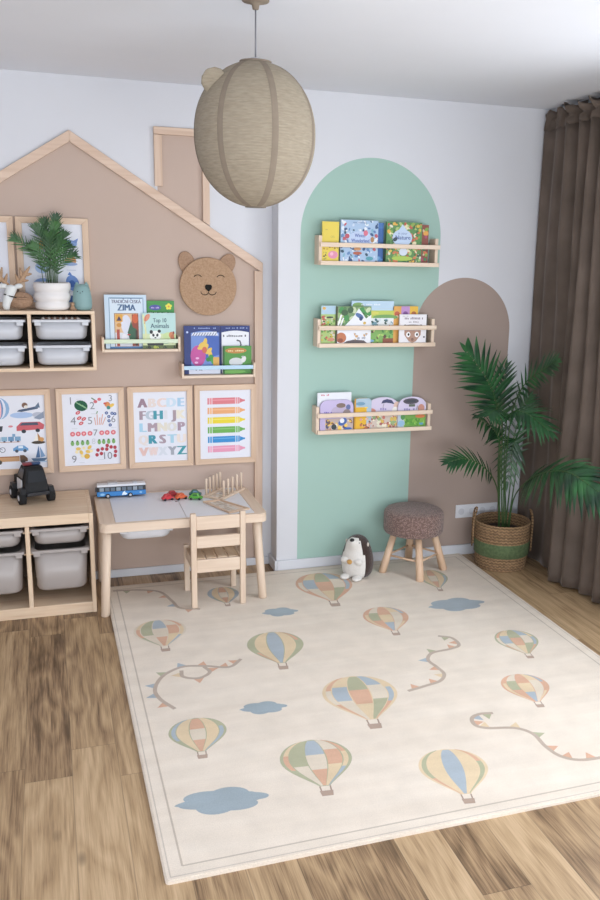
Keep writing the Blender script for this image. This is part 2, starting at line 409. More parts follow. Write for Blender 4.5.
    bp = N.new('ShaderNodeBump'); bp.inputs['Strength'].default_value = .15; bp.inputs['Distance'].default_value = .002
    K.new(mathn(N, K, 'ADD', g2.outputs[0], gm.outputs[0]), bp.inputs['Height']); K.new(bp.outputs[0], b.inputs['Normal'])
    return m
struct(MB().box(XL - .1, XR + .1, YB, .1, -.06, 0).build('floor', floor_mat()))
struct(MB().box(XL - .1, XR + .1, YB, .1, CEIL, CEIL + .06).build('ceiling', m_ceil))
struct(MB().box(XL - .1, 0.0, 0, .1, 0, CEIL).build('wall_back_house', m_house))
struct(MB().box(0.0, XR + .1, YA, .1, 0, CEIL).build('wall_back_arch', m_arch))
struct(MB().box(XL - .1, XL, YB, 0, 0, CEIL).build('wall_left', m_plain))
WY0, WY1, WZ0, WZ1 = -3.42, -1.42, .70, 2.48
w = MB(); w.box(XR, XR + .1, WY1, YA, 0, CEIL).box(XR, XR + .1, YB, WY0, 0, CEIL).box(XR, XR + .1, WY0, WY1, 0, WZ0).box(XR, XR + .1, WY0, WY1, WZ1, CEIL)
struct(w.build('wall_right', m_plain))
w = MB()
for a, b in ((WY0, WY0 + .05), (WY1 - .05, WY1), ((WY0 + WY1) / 2 - .03, (WY0 + WY1) / 2 + .03)): w.box(XR + .02, XR + .07, a, b, WZ0, WZ1)
w.box(XR + .02, XR + .07, WY0, WY1, WZ0, WZ0 + .05).box(XR + .02, XR + .07, WY0, WY1, WZ1 - .05, WZ1)
struct(w.build('window_1', M['white_paint'], bevel=.004))
def base(name, *bx):
    w = MB()
    for b in bx: w.box(*b)
    struct(w.build(name, M['white_paint'], bevel=.004))
base('baseboard_house', (XL, -.014, -.014, 0, 0, .046))
base('baseboard_pillar', (-.014, 0, YA - .014, 0, 0, .065))
base('baseboard_arch', (0, XR, YA - .014, YA, 0, .065))
base('baseboard_right', (XR - .014, XR, YB, YA - .014, 0, .065))
base('baseboard_left', (XL, XL + .014, YB, -.014, 0, .075))

# ------------------------------------------------------------------ house shaped wooden outline on the wall
AX, AZ, SL = -1.0265, 2.345, .637
t = thing('house_outline', 'large house-shaped outline of pale wooden battens fixed around the beige wall', 'wall decoration', (AX, 0, 1.7))
XO = -.054; XOL = 2 * AX - XO; ZE = AZ - SL * (XO - AX); TW = .045
for sgn, nm in ((1, 'roof_batten'), (-1, 'roof_batten')):
    xe = XO if sgn > 0 else XOL; dv = TW * math.sqrt(1 + SL * SL)
    MB().prism([(AX, AZ), (xe, ZE), (xe, ZE - dv), (AX, AZ - dv)], WALL(0), .0005, .02).build('roof_batten', M['trim_x'], t, bevel=.002)
for x0, x1 in ((XO - TW, XO), (XOL, XOL + TW)):
    MB().box(x0, x1, -.018, -.0005, .048, ZE - TW * .95).build('side_batten', M['trim_z'], t, bevel=.002)
t = thing('chimney_outline', 'narrow chimney-shaped outline of wooden battens above the house roof', 'wall decoration', (-.48, 0, 2.1))
zr = lambda x: AZ - SL * (x - AX)
MB().box(-.618, -.338, -.02, -.0005, 2.352, 2.388).build('top_batten', M['trim_x'], t, bevel=.002)
MB().prism([(-.618, 2.35), (-.578, 2.35), (-.578, 2.10), (-.618, 2.10)], WALL(0), .0005, .02).build('side_batten', M['trim_z'], t, bevel=.002)
MB().prism([(-.374, 2.35), (-.338, 2.35), (-.338, zr(-.338) + .004), (-.374, zr(-.374) + .004)], WALL(0), .0005, .02).build('side_batten', M['trim_z'], t, bevel=.002)

# ------------------------------------------------------------------ framed prints
def framed(label, x0, z0, art, lean=0, group='framed prints on the beige wall'):
    W_, H_, B, T = .345, .446, .03, .02
    t = thing('picture_frame', label, 'picture', (x0 + W_ / 2, -.002, z0), group)
    y1 = -.002; y0 = y1 - T
    x1, z1 = x0 + W_, z0 + H_
    f = MB()
    for poly, mi in (([(x0, z0), (x1, z0), (x1 - B, z0 + B), (x0 + B, z0 + B)], 0), ([(x0, z1), (x0 + B, z1 - B), (x1 - B, z1 - B), (x1, z1)], 0),
                     ([(x0, z0), (x0 + B, z0 + B), (x0 + B, z1 - B), (x0, z1)], 1), ([(x1, z0), (x1, z1), (x1 - B, z1 - B), (x1 - B, z0 + B)], 1)):
        f.mat(mi); f.prism(poly, WALL(0), -y1, -y0)
    f.build('frame', [M['frame_x'], M['frame_z']], t, bevel=.0015)
    p = MB().col('#e3e5ee'); yp = -.012
    iw, ih = W_ - 2 * B, H_ - 2 * B
    p.box(x0 + B, x1 - B, yp, yp + .004, z0 + B, z1 - B)
    # art coordinates: u 0..1 across, v 0..1.36 up
    A = Art(p, lambda u, v, n: (x0 + B + u * iw, yp - n, z0 + B + v * iw))
    art(A); p.build('print', M['print'], t, recalc=False)
    return t
def art_vehicles(A):
    # hot air balloon
    A.ell(.21, 1.12, .19, .20, '#8fb0d4'); A.ell(.21, 1.12, .13, .20, '#dfe3ef'); A.ell(.21, 1.12, .085, .20, '#6d90bd'); A.ell(.21, 1.12, .055, .20, '#e6b7b5'); A.ell(.21,1.08,.02,.03,'#c96a66')
    A.poly([(.15, .80), (.27, .80), (.25, .70), (.17, .70)], '#3b3f47')
    # plane with pilot and whale cloud
    A.poly([(.52, 1.06), (.60, 1.05), (.88, 1.10), (.90, 1.16), (.78, 1.13), (.56, 1.09)], '#4d5d77'); A.ell(.66, 1.17, .05, .05, '#7d5d4e'); A.ell(.68, 1.14, .035, .03, '#e6e0da'); A.poly([(.82, 1.12), (.9, 1.22), (.92, 1.12)], '#66788f')
    A.ell(.60, .99, .20, .055, '#a9c0e2'); A.ell(.88, .99, .10, .05, '#b7bccb'); A.poly([(.80, .93), (.98, 1.05), (.98, .93), (.9, .90)], '#8d98ab')
    # red bus
    A.poly([(.50, .70), (.96, .72), (.98, .80), (.90, .86), (.58, .86), (.50, .78)], '#c8616a'); A.poly([(.55, .80), (.88, .80), (.86, .85), (.60, .85)], '#4d5668'); A.ell(.62, .69, .04, .035, '#3a3f4a'); A.ell(.86, .70, .04, .035, '#3a3f4a'); A.ell(.40, .79, .04, .02, '#d38a92')
    # train
    for k in range(5): A.rect(.0 + k * .115, .10 + k * .115, .52, .60, ['#7ea4c4', '#6b97b9', '#8ab0c9', '#7199bd', '#7ea4c4'][k]); A.ell(.05 + k * .115, .51, .02, .02, '#51627a')
    A.rect(.42, .47, .60, .65, '#7ea4c4'); A.rect(.0, .55, .495, .505, '#b98a6b')
    # small boat with figure
    A.tri((.78, .50), (.84, .64), (.86, .50), '#f0ece4'); A.tri((.86, .5), (.85, .66), (.93, .52), '#b98958'); A.ell(.86, .475, .12, .03, '#4a4038'); A.ell(.92,.53,.04,.04,'#d19a5e')
    # bicycle, blue car
    for u in (.12, .24):
        A.ell(u, .36, .05, .05, '#58616f'); A.ell(u, .36, .04, .04, '#e3e5ee')
    A.line([(.12, .36), (.17, .42), (.24, .36)], .012, '#6b7686')
    A.poly([(.42, .33), (.68, .33), (.68, .37), (.61, .43), (.50, .43), (.42, .38)], '#6fa0cd'); A.ell(.48, .33, .03, .03, '#4c5563'); A.ell(.62, .33, .03, .03, '#4c5563'); A.rect(.51, .59, .38, .42, '#dfe8f2')
    # truck
    A.rect(.0, .52, .14, .22, '#c79b72'); A.rect(.0, .52, .215, .235, '#a3704b'); A.poly([(.53, .13), (.66, .13), (.66, .19), (.60, .25), (.53, .25)], '#6f5340')
    for u in (.10, .18, .58): A.ell(u, .13, .04, .04, '#4d4640')
    # sailing boat
    A.tri((.80, .19), (.86, .42), (.88, .19), '#51719a'); A.tri((.89, .19), (.88, .40), (.97, .21), '#7d9cc0'); A.poly([(.72, .18), (1.0, .18), (.95, .12), (.76, .12)], '#54708f'); A.rect(.70, .99, .10, .115, '#a8c4e0')
def art_numbers(A):
    g = '#8b8d94'
    A.text('1', .15, 1.16, .14, g); A.text('2', .53, 1.06, .14, g); A.text('3', .86, 1.20, .12, g)
    A.ell(.33, 1.13, .12, .10, '#1e5a41', -.3)
    for k in range(3): A.line([(.24 + k * .055, 1.15 + .05 - k * .03), (.31 + k * .05, 1.10 + .05 - k * .03), (.38 + k * .03, 1.06 + .045 - k * .02)], .018, '#8cb98c')
    A.ell(.59, 1.20, .035, .03, '#d46d77'); A.ell(.66, 1.24, .035, .03, '#d46d77'); A.line([(.52, 1.27), (.58, 1.23)], .02, '#5a7a52')
    A.ell(.80, 1.14, .05, .05, '#dc8f5a'); A.ell(.88, 1.12, .05, .03, '#e6c25f', .6); A.ell(.82, 1.08, .035, .035, '#4e9088'); A.ell(.76, 1.16, .03, .02, '#cc5b50')
    A.text('4', .18, .78, .15, g); A.text('5', .48, .78, .14, g); A.text('6', .90, .80, .13, g)
    for u, v in ((.27, 1.00), (.29, .90), (.37, .88), (.32, .80)): A.ell(u, v, .045, .03, '#c9545f', .5); A.ell(u, v, .02, .008, '#f0cfc9', .5)
    for k in range(5): A.line([(.58 + k * .03, .76), (.56 + k * .05, .90 + (k % 2) * .06)], .014, '#d69c86')
    A.line([(.60, .97), (.62, 1.02)], .02, '#7fa07a')
    for u, v in ((.78, .98), (.88, .97), (.82, .91), (.82, .83), (.84, .75), (.93, .96)): A.ell(u, v, .03, .03, '#4b5f92'); A.ell(u, v, .012, .012, '#b7c0dc')
    for u in (.16, .26, .36, .47, .68, .78, .89): A.ell(u, .60 + u * .01, .045, .045, '#d8727b'); A.ell(u, .60 + u * .01, .018, .018, '#efb9b7')
    A.text('7', .57, .56, .12, g)
    for u in (.15, .24, .33, .42, .63, .71, .80, .89):
        A.ell(u, .42 + u * .02, .032, .045, '#7fae6a'); A.ell(u, .46 + u * .02, .02, .015, '#4e7d48')
    A.text('8', .53, .40, .11, '#c9ccd3')
    for k, (u, v) in enumerate(((.25, .32), (.35, .33), (.30, .25), (.22, .26), (.45, .34), (.32, .18), (.42, .26), (.48, .27))): A.ell(u, v, .045 if k % 2 == 0 else .03, .03, ['#e2bf62', '#f0e0b0'][k % 2], k)
    A.ell(.40, .17, .05, .05, '#d9ad47'); A.text('9', .17, .06, .14, g); A.text('10', .78, .10, .14, g)
    for u, v in ((.60, .28), (.58, .19), (.68, .30), (.66, .21), (.77, .36), (.76, .29), (.84, .33), (.91, .32), (.92, .24), (.91, .16)): A.ell(u, v, .032, .035, '#b2434f')
    for u, v in ((.30, 1.25), (.55, .97), (.5, .30), (.2, .70), (.9, .70), (.3, .05), (.65, .09)): A.rect(u - .05, u + .05, v, v + .008, '#c6c8cf')
def art_letters(A):
    rows = [('A', 'B', 'C', 'D', 'E'), ('F', 'G', 'H', 'I', 'J', 'K'), ('L', 'M', 'N', 'O', 'P'), ('Q', 'R', 'S', 'T', 'U'), ('V', 'W', 'X', 'Y', 'Z')]
    c = {'A': '#9c8391', 'B': '#e3d6d0', 'C': '#e6d2cb', 'D': '#c9dcea', 'E': '#a8cbe4', 'F': '#a3929c', 'G': '#bac6d2', 'H': '#4e9bab', 'I': '#dcdde2', 'J': '#a9989f', 'K': '#e6e0cf',
         'L': '#a9cfe4', 'M': '#ae9ba6', 'N': '#dfd9cb', 'O': '#dcd9d3', 'P': '#aa95a3', 'Q': '#e4dbd8', 'R': '#4796a8', 'S': '#ab9aa5', 'T': '#a9cfe0', 'U': '#e9ddd3',
         'V': '#e0bdb6', 'W': '#ead3cd', 'X': '#d6dbe4', 'Y': '#a5a9b3', 'Z': '#4a9aa4'}
    for r, row in enumerate(rows):
        n = len(row); v = 1.06 - r * .235
        for k, ch in enumerate(row): A.text(ch, .17 + .72 * k / (n - 1), v, .175, c[ch], wmax=.15, bold=.019)
def art_crayons(A):
    for k, (c, d) in enumerate((('#d97f88', '#e59aa1'), ('#e8aa78', '#f0bd92'), ('#e8d43e', '#efe174'), ('#6fae57', '#8cc077'), ('#3c8fcd', '#69abdd'), ('#e49bb6', '#edb5c9'))):
        v = 1.14 - k * .19; h = .062
        A.rect(.15, .18, v - h, v + h, c); A.rect(.19, .235, v - h, v + h, d); A.rect(.245, .69, v - h, v + h, c)
        A.rect(.25, .68, v + .01, v + .03, d); A.rect(.70, .74, v - h, v + h, d); A.rect(.75, .775, v - h, v + h, c)
        A.poly([(.78, v - h * .8), (.85, v - h * .3), (.88, v - h * .3), (.885, v), (.88, v + h * .3), (.85, v + h * .3), (.78, v + h * .8)], c)
def art_sea(A):
    A.ell(.76, 1.02, .15, .07, '#8aa6d6'); A.tri((.64, 1.02), (.58, 1.08), (.60, .97), '#8aa6d6'); A.poly([(.82, 1.06), (.93, 1.12), (.90, 1.03)], '#7590c6')
    A.ell(.78, .72, .10, .07, '#dba27a'); A.ell(.78, .67, .12, .03, '#93a8cf'); A.ell(.84, .76, .03, .05, '#d08a5e', .5)
    A.ell(.80, .34, .11, .14, '#6c8dc6', .3); A.ell(.79, .33, .055, .06, '#4267a9'); A.tri((.72, .48), (.76, .54), (.80, .47), '#5a7dbb')
    A.ell(.78, -.0 + .06, .10, .06, '#5577b5'); A.ell(.34, 1.0, .10, .08, '#e2b161', .4); A.ell(.30, .6, .12, .10, '#a8bfe2'); A.ell(.28, .32, .15, .10, '#8da9da', .2); A.ell(.25, .07, .11, .06, '#5d7fba')
    A.ell(.30, 1.18, .10, .05, '#b4c6e6'); A.ell(.55, 1.2, .07, .05, '#d9c7b0')
    for u, v in ((.78, .90), (.8, .56), (.78, .19), (.3, .85), (.3, .45), (.3, .18)): A.rect(u - .09, u + .07, v, v + .010, '#b9c0d4')
def art_woods(A):
    A.ell(.70, 1.02, .13, .12, '#4c7a4f'); A.ell(.78, 1.08, .06, .07, '#3a623f'); A.ell(.73, .98, .04, .04, '#8fb27a')
    A.ell(.72, .70, .14, .10, '#cf9a7d'); A.ell(.80, .78, .05, .06, '#b9785a'); A.rect(.66, .82, .58, .62, '#e2c2ae')
    A.poly([(.58, .50), (.88, .52), (.88, .36), (.82, .30), (.80, .42), (.68, .42), (.66, .30), (.60, .30)], '#5d4a56')
    A.ell(.30, 1.05, .12, .10, '#a5805f'); A.ell(.28, .70, .12, .10, '#7d8fa0'); A.ell(.30, .40, .12, .08, '#b88d62')
    for u, v in ((.72, .86), (.74, .56), (.74, .24), (.3, .86), (.3, .52)): A.rect(u - .09, u + .07, v, v + .010, '#c2c5cf')
framed('framed print of watercolour vehicles with a balloon and red bus, above the toy car', -1.525, .622, art_vehicles)
framed('framed counting print with fruit and numbers one to ten, topped by a watermelon', -1.153, .622, art_numbers)
framed('framed alphabet print with pastel capital letters', -.791, .622, art_letters)
framed('framed print of six rainbow crayons in a column', -.4355, .622, art_crayons)
framed('framed print of blue sea animals standing behind the small potted palm', -1.300, 1.4805, art_sea, group='framed prints standing on the wall unit')
framed('framed print of woodland animals standing behind the antlered ornament', -1.655, 1.4805, art_woods, group='framed prints standing on the wall unit')

# ------------------------------------------------------------------ bear face
t = thing('bear_face', 'round woven brown bear face with two ears hanging under the roof slope', 'wall decoration', (-.352, -.003, 1.44))
def weave(name, a, b):
    m, tt, N, K, bs = new_mat(name)
    tc = N.new('ShaderNodeTexCoord'); no = N.new('ShaderNodeTexNoise'); no.inputs['Scale'].default_value = 130; no.inputs['Detail'].default_value = 3; K.new(tc.outputs['Object'], no.inputs['Vector'])
    r = ramp(N, [(.35, a), (.65, b)]); K.new(no.outputs[0], r.inputs[0]); K.new(r.outputs[0], bs.inputs['Base Color']); bs.inputs['Roughness'].default_value = .9
    bp = N.new('ShaderNodeBump'); bp.inputs['Strength'].default_value = .5; bp.inputs['Distance'].default_value = .004; K.new(no.outputs[0], bp.inputs['Height']); K.new(bp.outputs[0], bs.inputs['Normal'])
    return m
M['jute'] = weave('woven_jute', '#a58467', '#b5967a'); M['jute_d'] = weave('woven_jute_ear', '#9b7b62', '#ab8c74')
BX, BZ, BR = -.352, 1.597, .152
def disc(mb, cx, cz, r, y0, y1, seg=48, rot=0, ry=None, drop=0):
    ry = ry or r; P = [(r * math.cos(2 * PI * k / seg), ry * math.sin(2 * PI * k / seg) * (1 if math.sin(2 * PI * k / seg) > 0 else 1 + drop)) for k in range(seg)]
    cr, sr = math.cos(rot), math.sin(rot); P = [(cx + a * cr - b * sr, cz + a * sr + b * cr) for a, b in P]
    return mb.prism(P, WALL(0), -y0, -y1)
disc(MB(), BX, BZ, BR, -.012, -.028, 64).build('face', M['jute'], t, bevel=.004)
for s, cx, cz, ro in ((-1, -.461, 1.717, .30), (1, -.250, 1.712, -.50)):
    disc(MB(), cx, cz, .043, -.003, -.013, 32, ro, .062).build('ear', M['jute_d'], t, bevel=.003)
M['stitch'] = plain('black_felt', '#15130f', .9)
for cx in (-.408, -.286):
    pts = [(cx + .021 * math.cos(a), -.0295, 1.642 + .016 * math.sin(a)) for a in [math.radians(20 + 14 * k) for k in range(11)]]
    MB().sm().tube(pts, .0019, 6).build('closed_eye', M['stitch'], t)
P = [(.0, -.022), (.016, -.008), (.019, .006), (.014, .015), (-.014, .015), (-.019, .006), (-.016, -.008)]
MB().prism([(BX + a, 1.593 + b) for a, b in P], WALL(0), .028, .033).build('nose', M['stitch'], t, bevel=.002)
pts = [(BX - .020 + .021 * math.cos(a), -.0295, 1.571 - .017 * math.sin(a)) for a in [PI - k * PI / 10 for k in range(11)]] + [(BX + .020 + .021 * math.cos(a), -.0295, 1.571 - .017 * math.sin(a)) for a in [PI - k * PI / 10 for k in range(1, 11)]]
MB().sm().tube(pts, .0019, 6).build('mouth', M['stitch'], t)

# ------------------------------------------------------------------ books
def book(label, x0, x1, z0, h, yf, th, art, back='#d8d4cc', group='picture books', outline=None, tilt=0):
    """front cover faces the room at y = yf; u 0..1 across, v in the same unit up"""
    w = x1 - x0; xc = (x0 + x1) / 2
    t = thing('book', label, 'book', (xc, yf + th / 2, z0), group)
    ol = outline or [(0, 0), (1, 0), (1, h / w), (0, h / w)]
    fn = lambda u, v, n: (x0 + u * w, yf - n, z0 + v * w)
    c = MB().col(back); c.prism(ol, fn, -.002, 0); c.prism(ol, fn, -th, -th + .002); c.box(x0, x0 + .002, yf + .002, yf + th - .002, z0, z0 + (h if not outline else h * .7))
    A = Art(c, fn); art(A, h / w)
    c.build('cover', M['cover'], t, recalc=False)
    cu = sum(p[0] for p in ol) / len(ol); cv = sum(p[1] for p in ol) / len(ol)
    ins = [(cu + (u - cu) * .97, max(.012, cv + (v - cv) * .975)) for u, v in ol]
    MB().prism(ins, fn, -th + .0022, -.0022).build('pages', M['pages'], t)
    if tilt: t.rotation_euler = (0, tilt, 0)
    return t
def dome(asp, shoulder=.7, n=14):
    P = [(0, 0), (1, 0), (1, asp * shoulder)]
    for k in range(1, n): 
        a = PI * k / n; P.append((.5 + .5 * math.cos(a), asp * shoulder + asp * (1 - shoulder) * math.sin(a) ** .75))
    return P + [(0, asp * shoulder)]
def rounded_top(asp, r=.22, n=6):
    P = [(0, 0), (1, 0)]
    for k in range(n + 1): a = PI / 2 * k / n; P.append((1 - r + r * math.cos(a), asp - r + r * math.sin(a)))
    for k in range(n + 1): a = PI / 2 + PI / 2 * k / n; P.append((r + r * math.cos(a), asp - r + r * math.sin(a)))
    return P
def squiggle(A, u, v, w, h, c, n=9, seed=1):
    """a line of lettering too small to read"""
    R = random.Random(seed); x = u - w / 2; st = w / n
    for k in range(n):
        if R.random() < .15: x += st; continue
        A.rect(x + st * .12, x + st * .82, v, v + h * R.uniform(.6, 1), c); x += st
# --- book ledges on the beige wall
def ledge(label, x0, x1, z0, railc):
    t = thing('book_ledge', label, 'shelf', (x0, 0, z0), 'small wooden book ledges')
    y0, y1, T = -.100, -.001, .012
    MB().box(x0 + T, x1 - T, y0 + .004, y1, z0, z0 + .014).build('bottom', M['birch_x'], t, bevel=.0015)
    for a in (x0, x1 - T): MB().box(a, a + T, y0, y1, z0, z0 + .078).build('side_panel', M['birch_y'], t, bevel=.002)
    o = MB().col(railc).box(x0 + T, x1 - T, y0 + .003, y0 + .011, z0 + .045, z0 + .066).build('front_rail', M['toy'], t, bevel=.001); o['label'] = 'painted pastel front rail'
ledge('pale birch book ledge with a light green rail, beside the wall unit', -.915, -.515, 1.262, '#c3d2b4')
ledge('pale birch book ledge with a light blue rail, above the crayon print', -.511, -.112, 1.118, '#a9c8de')
def a_winter(A, a):
    A.rect(0, 1, 0, a, '#c3d6e6'); A.rect(.10, .93, 0, a * .95, '#7d9cb8'); A.rect(.12, .91, 0, a * .935, '#cfdde9'); A.rect(.13, .90, a * .93, a * .945, '#4d6f92')
    A.text('TRADIČNÍ ČESKÁ', .515, a * .845, .085, '#6d6f86', wmax=.70, bold=.004); A.text('ZIMA', .52, a * .71, .155, '#3f6088', wmax=.42, bold=.010)
    A.rect(.22, .80, .04, a * .66, '#8a5a2b'); A.rect(.235, .785, .055, a * .65, '#d9b48a'); A.rect(.235, .785, .055, a * .30, '#d7d9e2'); A.ell(.50, a * .45, .12, a * .18, '#d5d8e6')
    A.rect(.25, .42, a * .50, a * .64, '#dba23f'); A.tri((.27, a * .52), (.335, a * .61), (.40, a * .52), '#4a3553'); A.ell(.33, a * .44, .06, .05, '#c58a3c'); A.rect(.27, .34, .06, a * .36, '#a94a3c')
    A.rect(.64, .785, .06, a * .64, '#8e3f2c'); A.ell(.72, a * .56, .07, a * .09, '#c75b2c'); A.poly([(.53, a * .30), (.62, a * .52), (.66, a * .40), (.75, a * .36), (.72, a * .14), (.58, a * .16)], '#2d5a41'); A.ell(.56, a * .26, .04, .02, '#b23b3c'); A.rect(.72, .77, .07, a * .34, '#3b2b25'); A.ell(.45, a * .2, .06, a * .08, '#e9e6ee')
    A.rect(.10, .93, 0, .05, '#4f78a6')
def a_garden(A, a):
    A.rect(0, 1, 0, a, '#3f8f45'); A.ell(.30, a * .86, .22, .10, '#4a4f9e'); squiggle(A, .30, a * .84, .30, .06, '#c8b6e2', 7, 3)
    for k in range(5): A.ell(.80 + .075 * math.cos(PI / 2 + k * 2 * PI / 5), a * .88 + .075 * math.sin(PI / 2 + k * 2 * PI / 5), .05, .05, '#e8df4e')
    A.ell(.80, a * .88, .04, .04, '#d99a3c'); squiggle(A, .48, a * .73, .86, .055, '#e2eedd', 16, 5)
def a_panda(A, a):
    A.rect(0, 1, 0, a, '#b5d6d2'); A.rect(0, 1, 0, a * .42, '#cdd9ac'); A.ell(.8, a * .35, .2, .12, '#c3d69c')
    A.line([(.03, a * .95), (.10, .5), (.05, 0)], .05, '#d8dca6'); A.ell(.14, a * .87, .07, .13, '#d48d74', -.6); A.line([(.07, a * .70), (.12, a * .95)], .02, '#c66c52')
    A.text('Top 10', .52, a * .74, .13, '#41606d', wmax=.40, bold=.004); A.text('Animals', .52, a * .58, .14, '#41606d', wmax=.55, bold=.004)
    A.ell(.38, a * .36, .17, .16, '#eceee9'); A.ell(.26, a * .47, .05, .06, '#23262b'); A.ell(.50, a * .49, .05, .05, '#23262b'); A.ell(.32, a * .38, .035, .05, '#23262b', .3); A.ell(.44, a * .38, .035, .05, '#23262b', -.3); A.ell(.38, a * .31, .03, .02, '#23262b')
    A.ell(.38, a * .13, .25, .15, '#262a30'); A.ell(.87, a * .38, .08, .10, '#c9805a'); A.ell(.90, a * .27, .06, .14, '#b86a47'); A.ell(.93, a * .44, .03, .05, '#8c4a36'); A.ell(.70, a * .18, .12, .05, '#8fb39b'); A.rect(0, 1, 0, .10, '#5a6b3f'); A.scatter(0, 1, 0, .10, ['#31432f', '#a8b24e', '#232a27'], 10, .05, 4)
GA, GB = 'picture books on the light green ledge', 'picture books on the light blue ledge'
book('tall light blue winter book with dark blue title lettering', -.893, -.682, 1.277, .276, -.060, .014, a_winter, '#c3d6e6', GA)
book('green book with a purple oval and yellow flower, behind the panda book', -.678, -.537, 1.277, .245, -.040, .014, a_garden, '#3f8f45', GA)
book('pale turquoise book with a panda on its cover', -.707, -.536, 1.277, .185, -.078, .010, a_panda, '#b5d6d2', GA)
def a_dragon(A, a):
    A.rect(0, 1, 0, a, '#1f3372'); squiggle(A, .58, a * .94, .62, .035, '#8fa3d6', 15, 2); A.ell(.09, a * .87, .03, .03, '#b9c8ec')
    A.poly(dome_part(.19, .97, .22, a * .90), '#6f8ccb'); A.poly([(.97, a * .40), (.97, a * .78), (.6, a * .80), (.55, a * .3)], '#3f61b0')
    A.poly([(.2, a * .80), (.25, a * .86), (.90, a * .88), (.95, a * .80)], '#d8dce8')
    for k in range(9): A.line([(.24 + k * .075, a * .79), (.30 + k * .075, a * .86)], .02, '#59637a')
    A.ell(.38, a * .38, .21, a * .22, '#bb4d95'); A.ell(.36, a * .33, .05, .03, '#e3b3d6'); A.ell(.33, a * .24, .05, .03, '#e3b3d6')
    for u, v, r in ((.50, .62, .6), (.60, .55, 1.1), (.68, .48, .8), (.58, .66, 1.4), (.48, .55, .2), (.72, .40, 1.6)): A.ell(u, a * v, .12, .055, '#e0bd55', r)
    A.ell(.56, a * .50, .07, .09, '#c8644a'); A.ell(.74, a * .33, .08, .10, '#3d9140'); A.ell(.66, a * .30, .06, .06, '#2f7d38'); A.ell(.80, a * .26, .06, .08, '#4aa04b'); A.rect(.80, .97, .22, a * .35, '#d8a95a')
    A.rect(.12, 1, .0, .20, '#dfe4f2'); A.text('ZVÍŘATA', .40, .10, .05, '#5b5f70', wmax=.2) if False else squiggle(A, .40, .10, .2, .05, '#4c5163', 4, 9)
def dome_part(u0, u1, v0, v1, n=10):
    P = [(u0, v0), (u1, v0), (u1, v1 - .06)]
    for k in range(1, n): x = u1 + (u0 - u1) * k / n; P.append((x, v1 - .06 + .06 * math.sin(PI * k / n)))
    return P + [(u0, v1 - .06)]
def a_cat(A, a):
    A.rect(0, 1, 0, a, '#1f3372'); squiggle(A, .55, a * .945, .75, .035, '#9fb1de', 14, 7)
    A.poly(dome_part(.04, .97, 0, a * .90), '#e4e6ec'); squiggle(A, .48, a * .77, .80, .07, '#5a5b66', 13, 8)
    A.line([(.62, a * .52), (.70, a * .60), (.66, a * .68), (.55, a * .70)], .05, '#4a4d57'); A.ell(.50, a * .50, .28, .06, '#565a66'); A.ell(.88, a * .55, .10, .06, '#767781'); A.scatter(.25, .95, a * .40, a * .52, ['#33353d', '#8a8c96', '#c98f7a'], 12, .04, 3)
def a_sheep(A, a):
    A.rect(0, 1, 0, a, '#4f8f3f'); A.ell(.45, a * .84, .38, .10, '#b97f3d'); squiggle(A, .45, a * .81, .56, .05, '#e9d9a4', 9, 3)
    A.ell(.45, a * .43, .25, .15, '#cfd1d2'); A.ell(.72, a * .52, .08, .12, '#dcdcdb', -.4); A.ell(.69, a * .62, .05, .025, '#bcbdbf'); A.rect(.28, .34, a * .18, a * .34, '#b9babd'); A.rect(.55, .61, a * .18, a * .34, '#b9babd'); A.ell(.4, a * .08, .4, .06, '#71ab52'); A.rect(.0, .05, 0, a, '#2d5d2c')
book('dark blue book showing a pink and yellow dragon picture', -.489, -.296, 1.134, .258, -.048, .014, a_dragon, '#1f3372', GB)
book('dark blue book with a white cover panel and cat, behind the sheep book', -.293, -.132, 1.134, .257, -.042, .014, a_cat, '#1f3372', GB)
book('small green book with a white sheep on its cover', -.283, -.128, 1.134, .150, -.066, .012, a_sheep, '#4f8f3f', GB)
# --- three long shelves on the painted arch
def long_shelf(label, z0):
    x0, x1 = .198, .882
    t = thing('wall_bookshelf', label, 'shelf', (x0, YA, z0), 'long slatted book shelves on the green arch')
    yb, yf, T = YA - .001, YA - .085, .018
    for a in (x0, x1 - T): MB().box(a, a + T, yf, yb, z0, z0 + .152).build('side_panel', M['birch_z'], t, bevel=.002)
    MB().box(x0 + T, x1 - T, yf, yb, z0 + .004, z0 + .016).build('bottom', M['birch_x'], t, bevel=.001)
    MB().box(x0 + .006, x1 + .004, yf - .014, yf - .0005, z0 + .0, z0 + .022).build('front_rail', M['birch_x'], t, bevel=.002)
    MB().box(x0 + .004, x1 + .006, yf - .016, yf - .0005, z0 + .094, z0 + .117).build('front_rail', M['birch_x'], t, bevel=.002)
SZ = (1.725, 1.289, .810)
long_shelf('wooden wall bookshelf highest on the green arch', SZ[0]); long_shelf('wooden wall bookshelf between the two others on the green arch', SZ[1]); long_shelf('wooden wall bookshelf lowest on the green arch', SZ[2])
G1, G2, G3 = ('picture books on the %s arch shelf' % s for s in ('top', 'middle', 'lowest'))
YF = YA - .085
def a_yellow(A, a):
    A.rect(0, 1, 0, a, '#dfc84f'); A.text('Ořt', .62, a * .60, .12, '#a9a04a', wmax=.3); squiggle(A, .68, a * .46, .3, .07, '#9fa24e', 4, 4); A.scatter(.05, .95, a * .30, a * .42, ['#b98a3c', '#8a6a3c', '#c94f3c'], 9, .05, 2)
    A.ell(.66, a * .18, .30, .22, '#d88aa8'); A.ell(.58, a * .20, .10, .10, '#e9b3c5'); A.scatter(.0, .3, .02, a * .25, ['#a8a53f', '#d8b848', '#5d5a30'], 8, .06, 6)
    A.ell(.25, a * .80, .08, .02, '#b8a452')
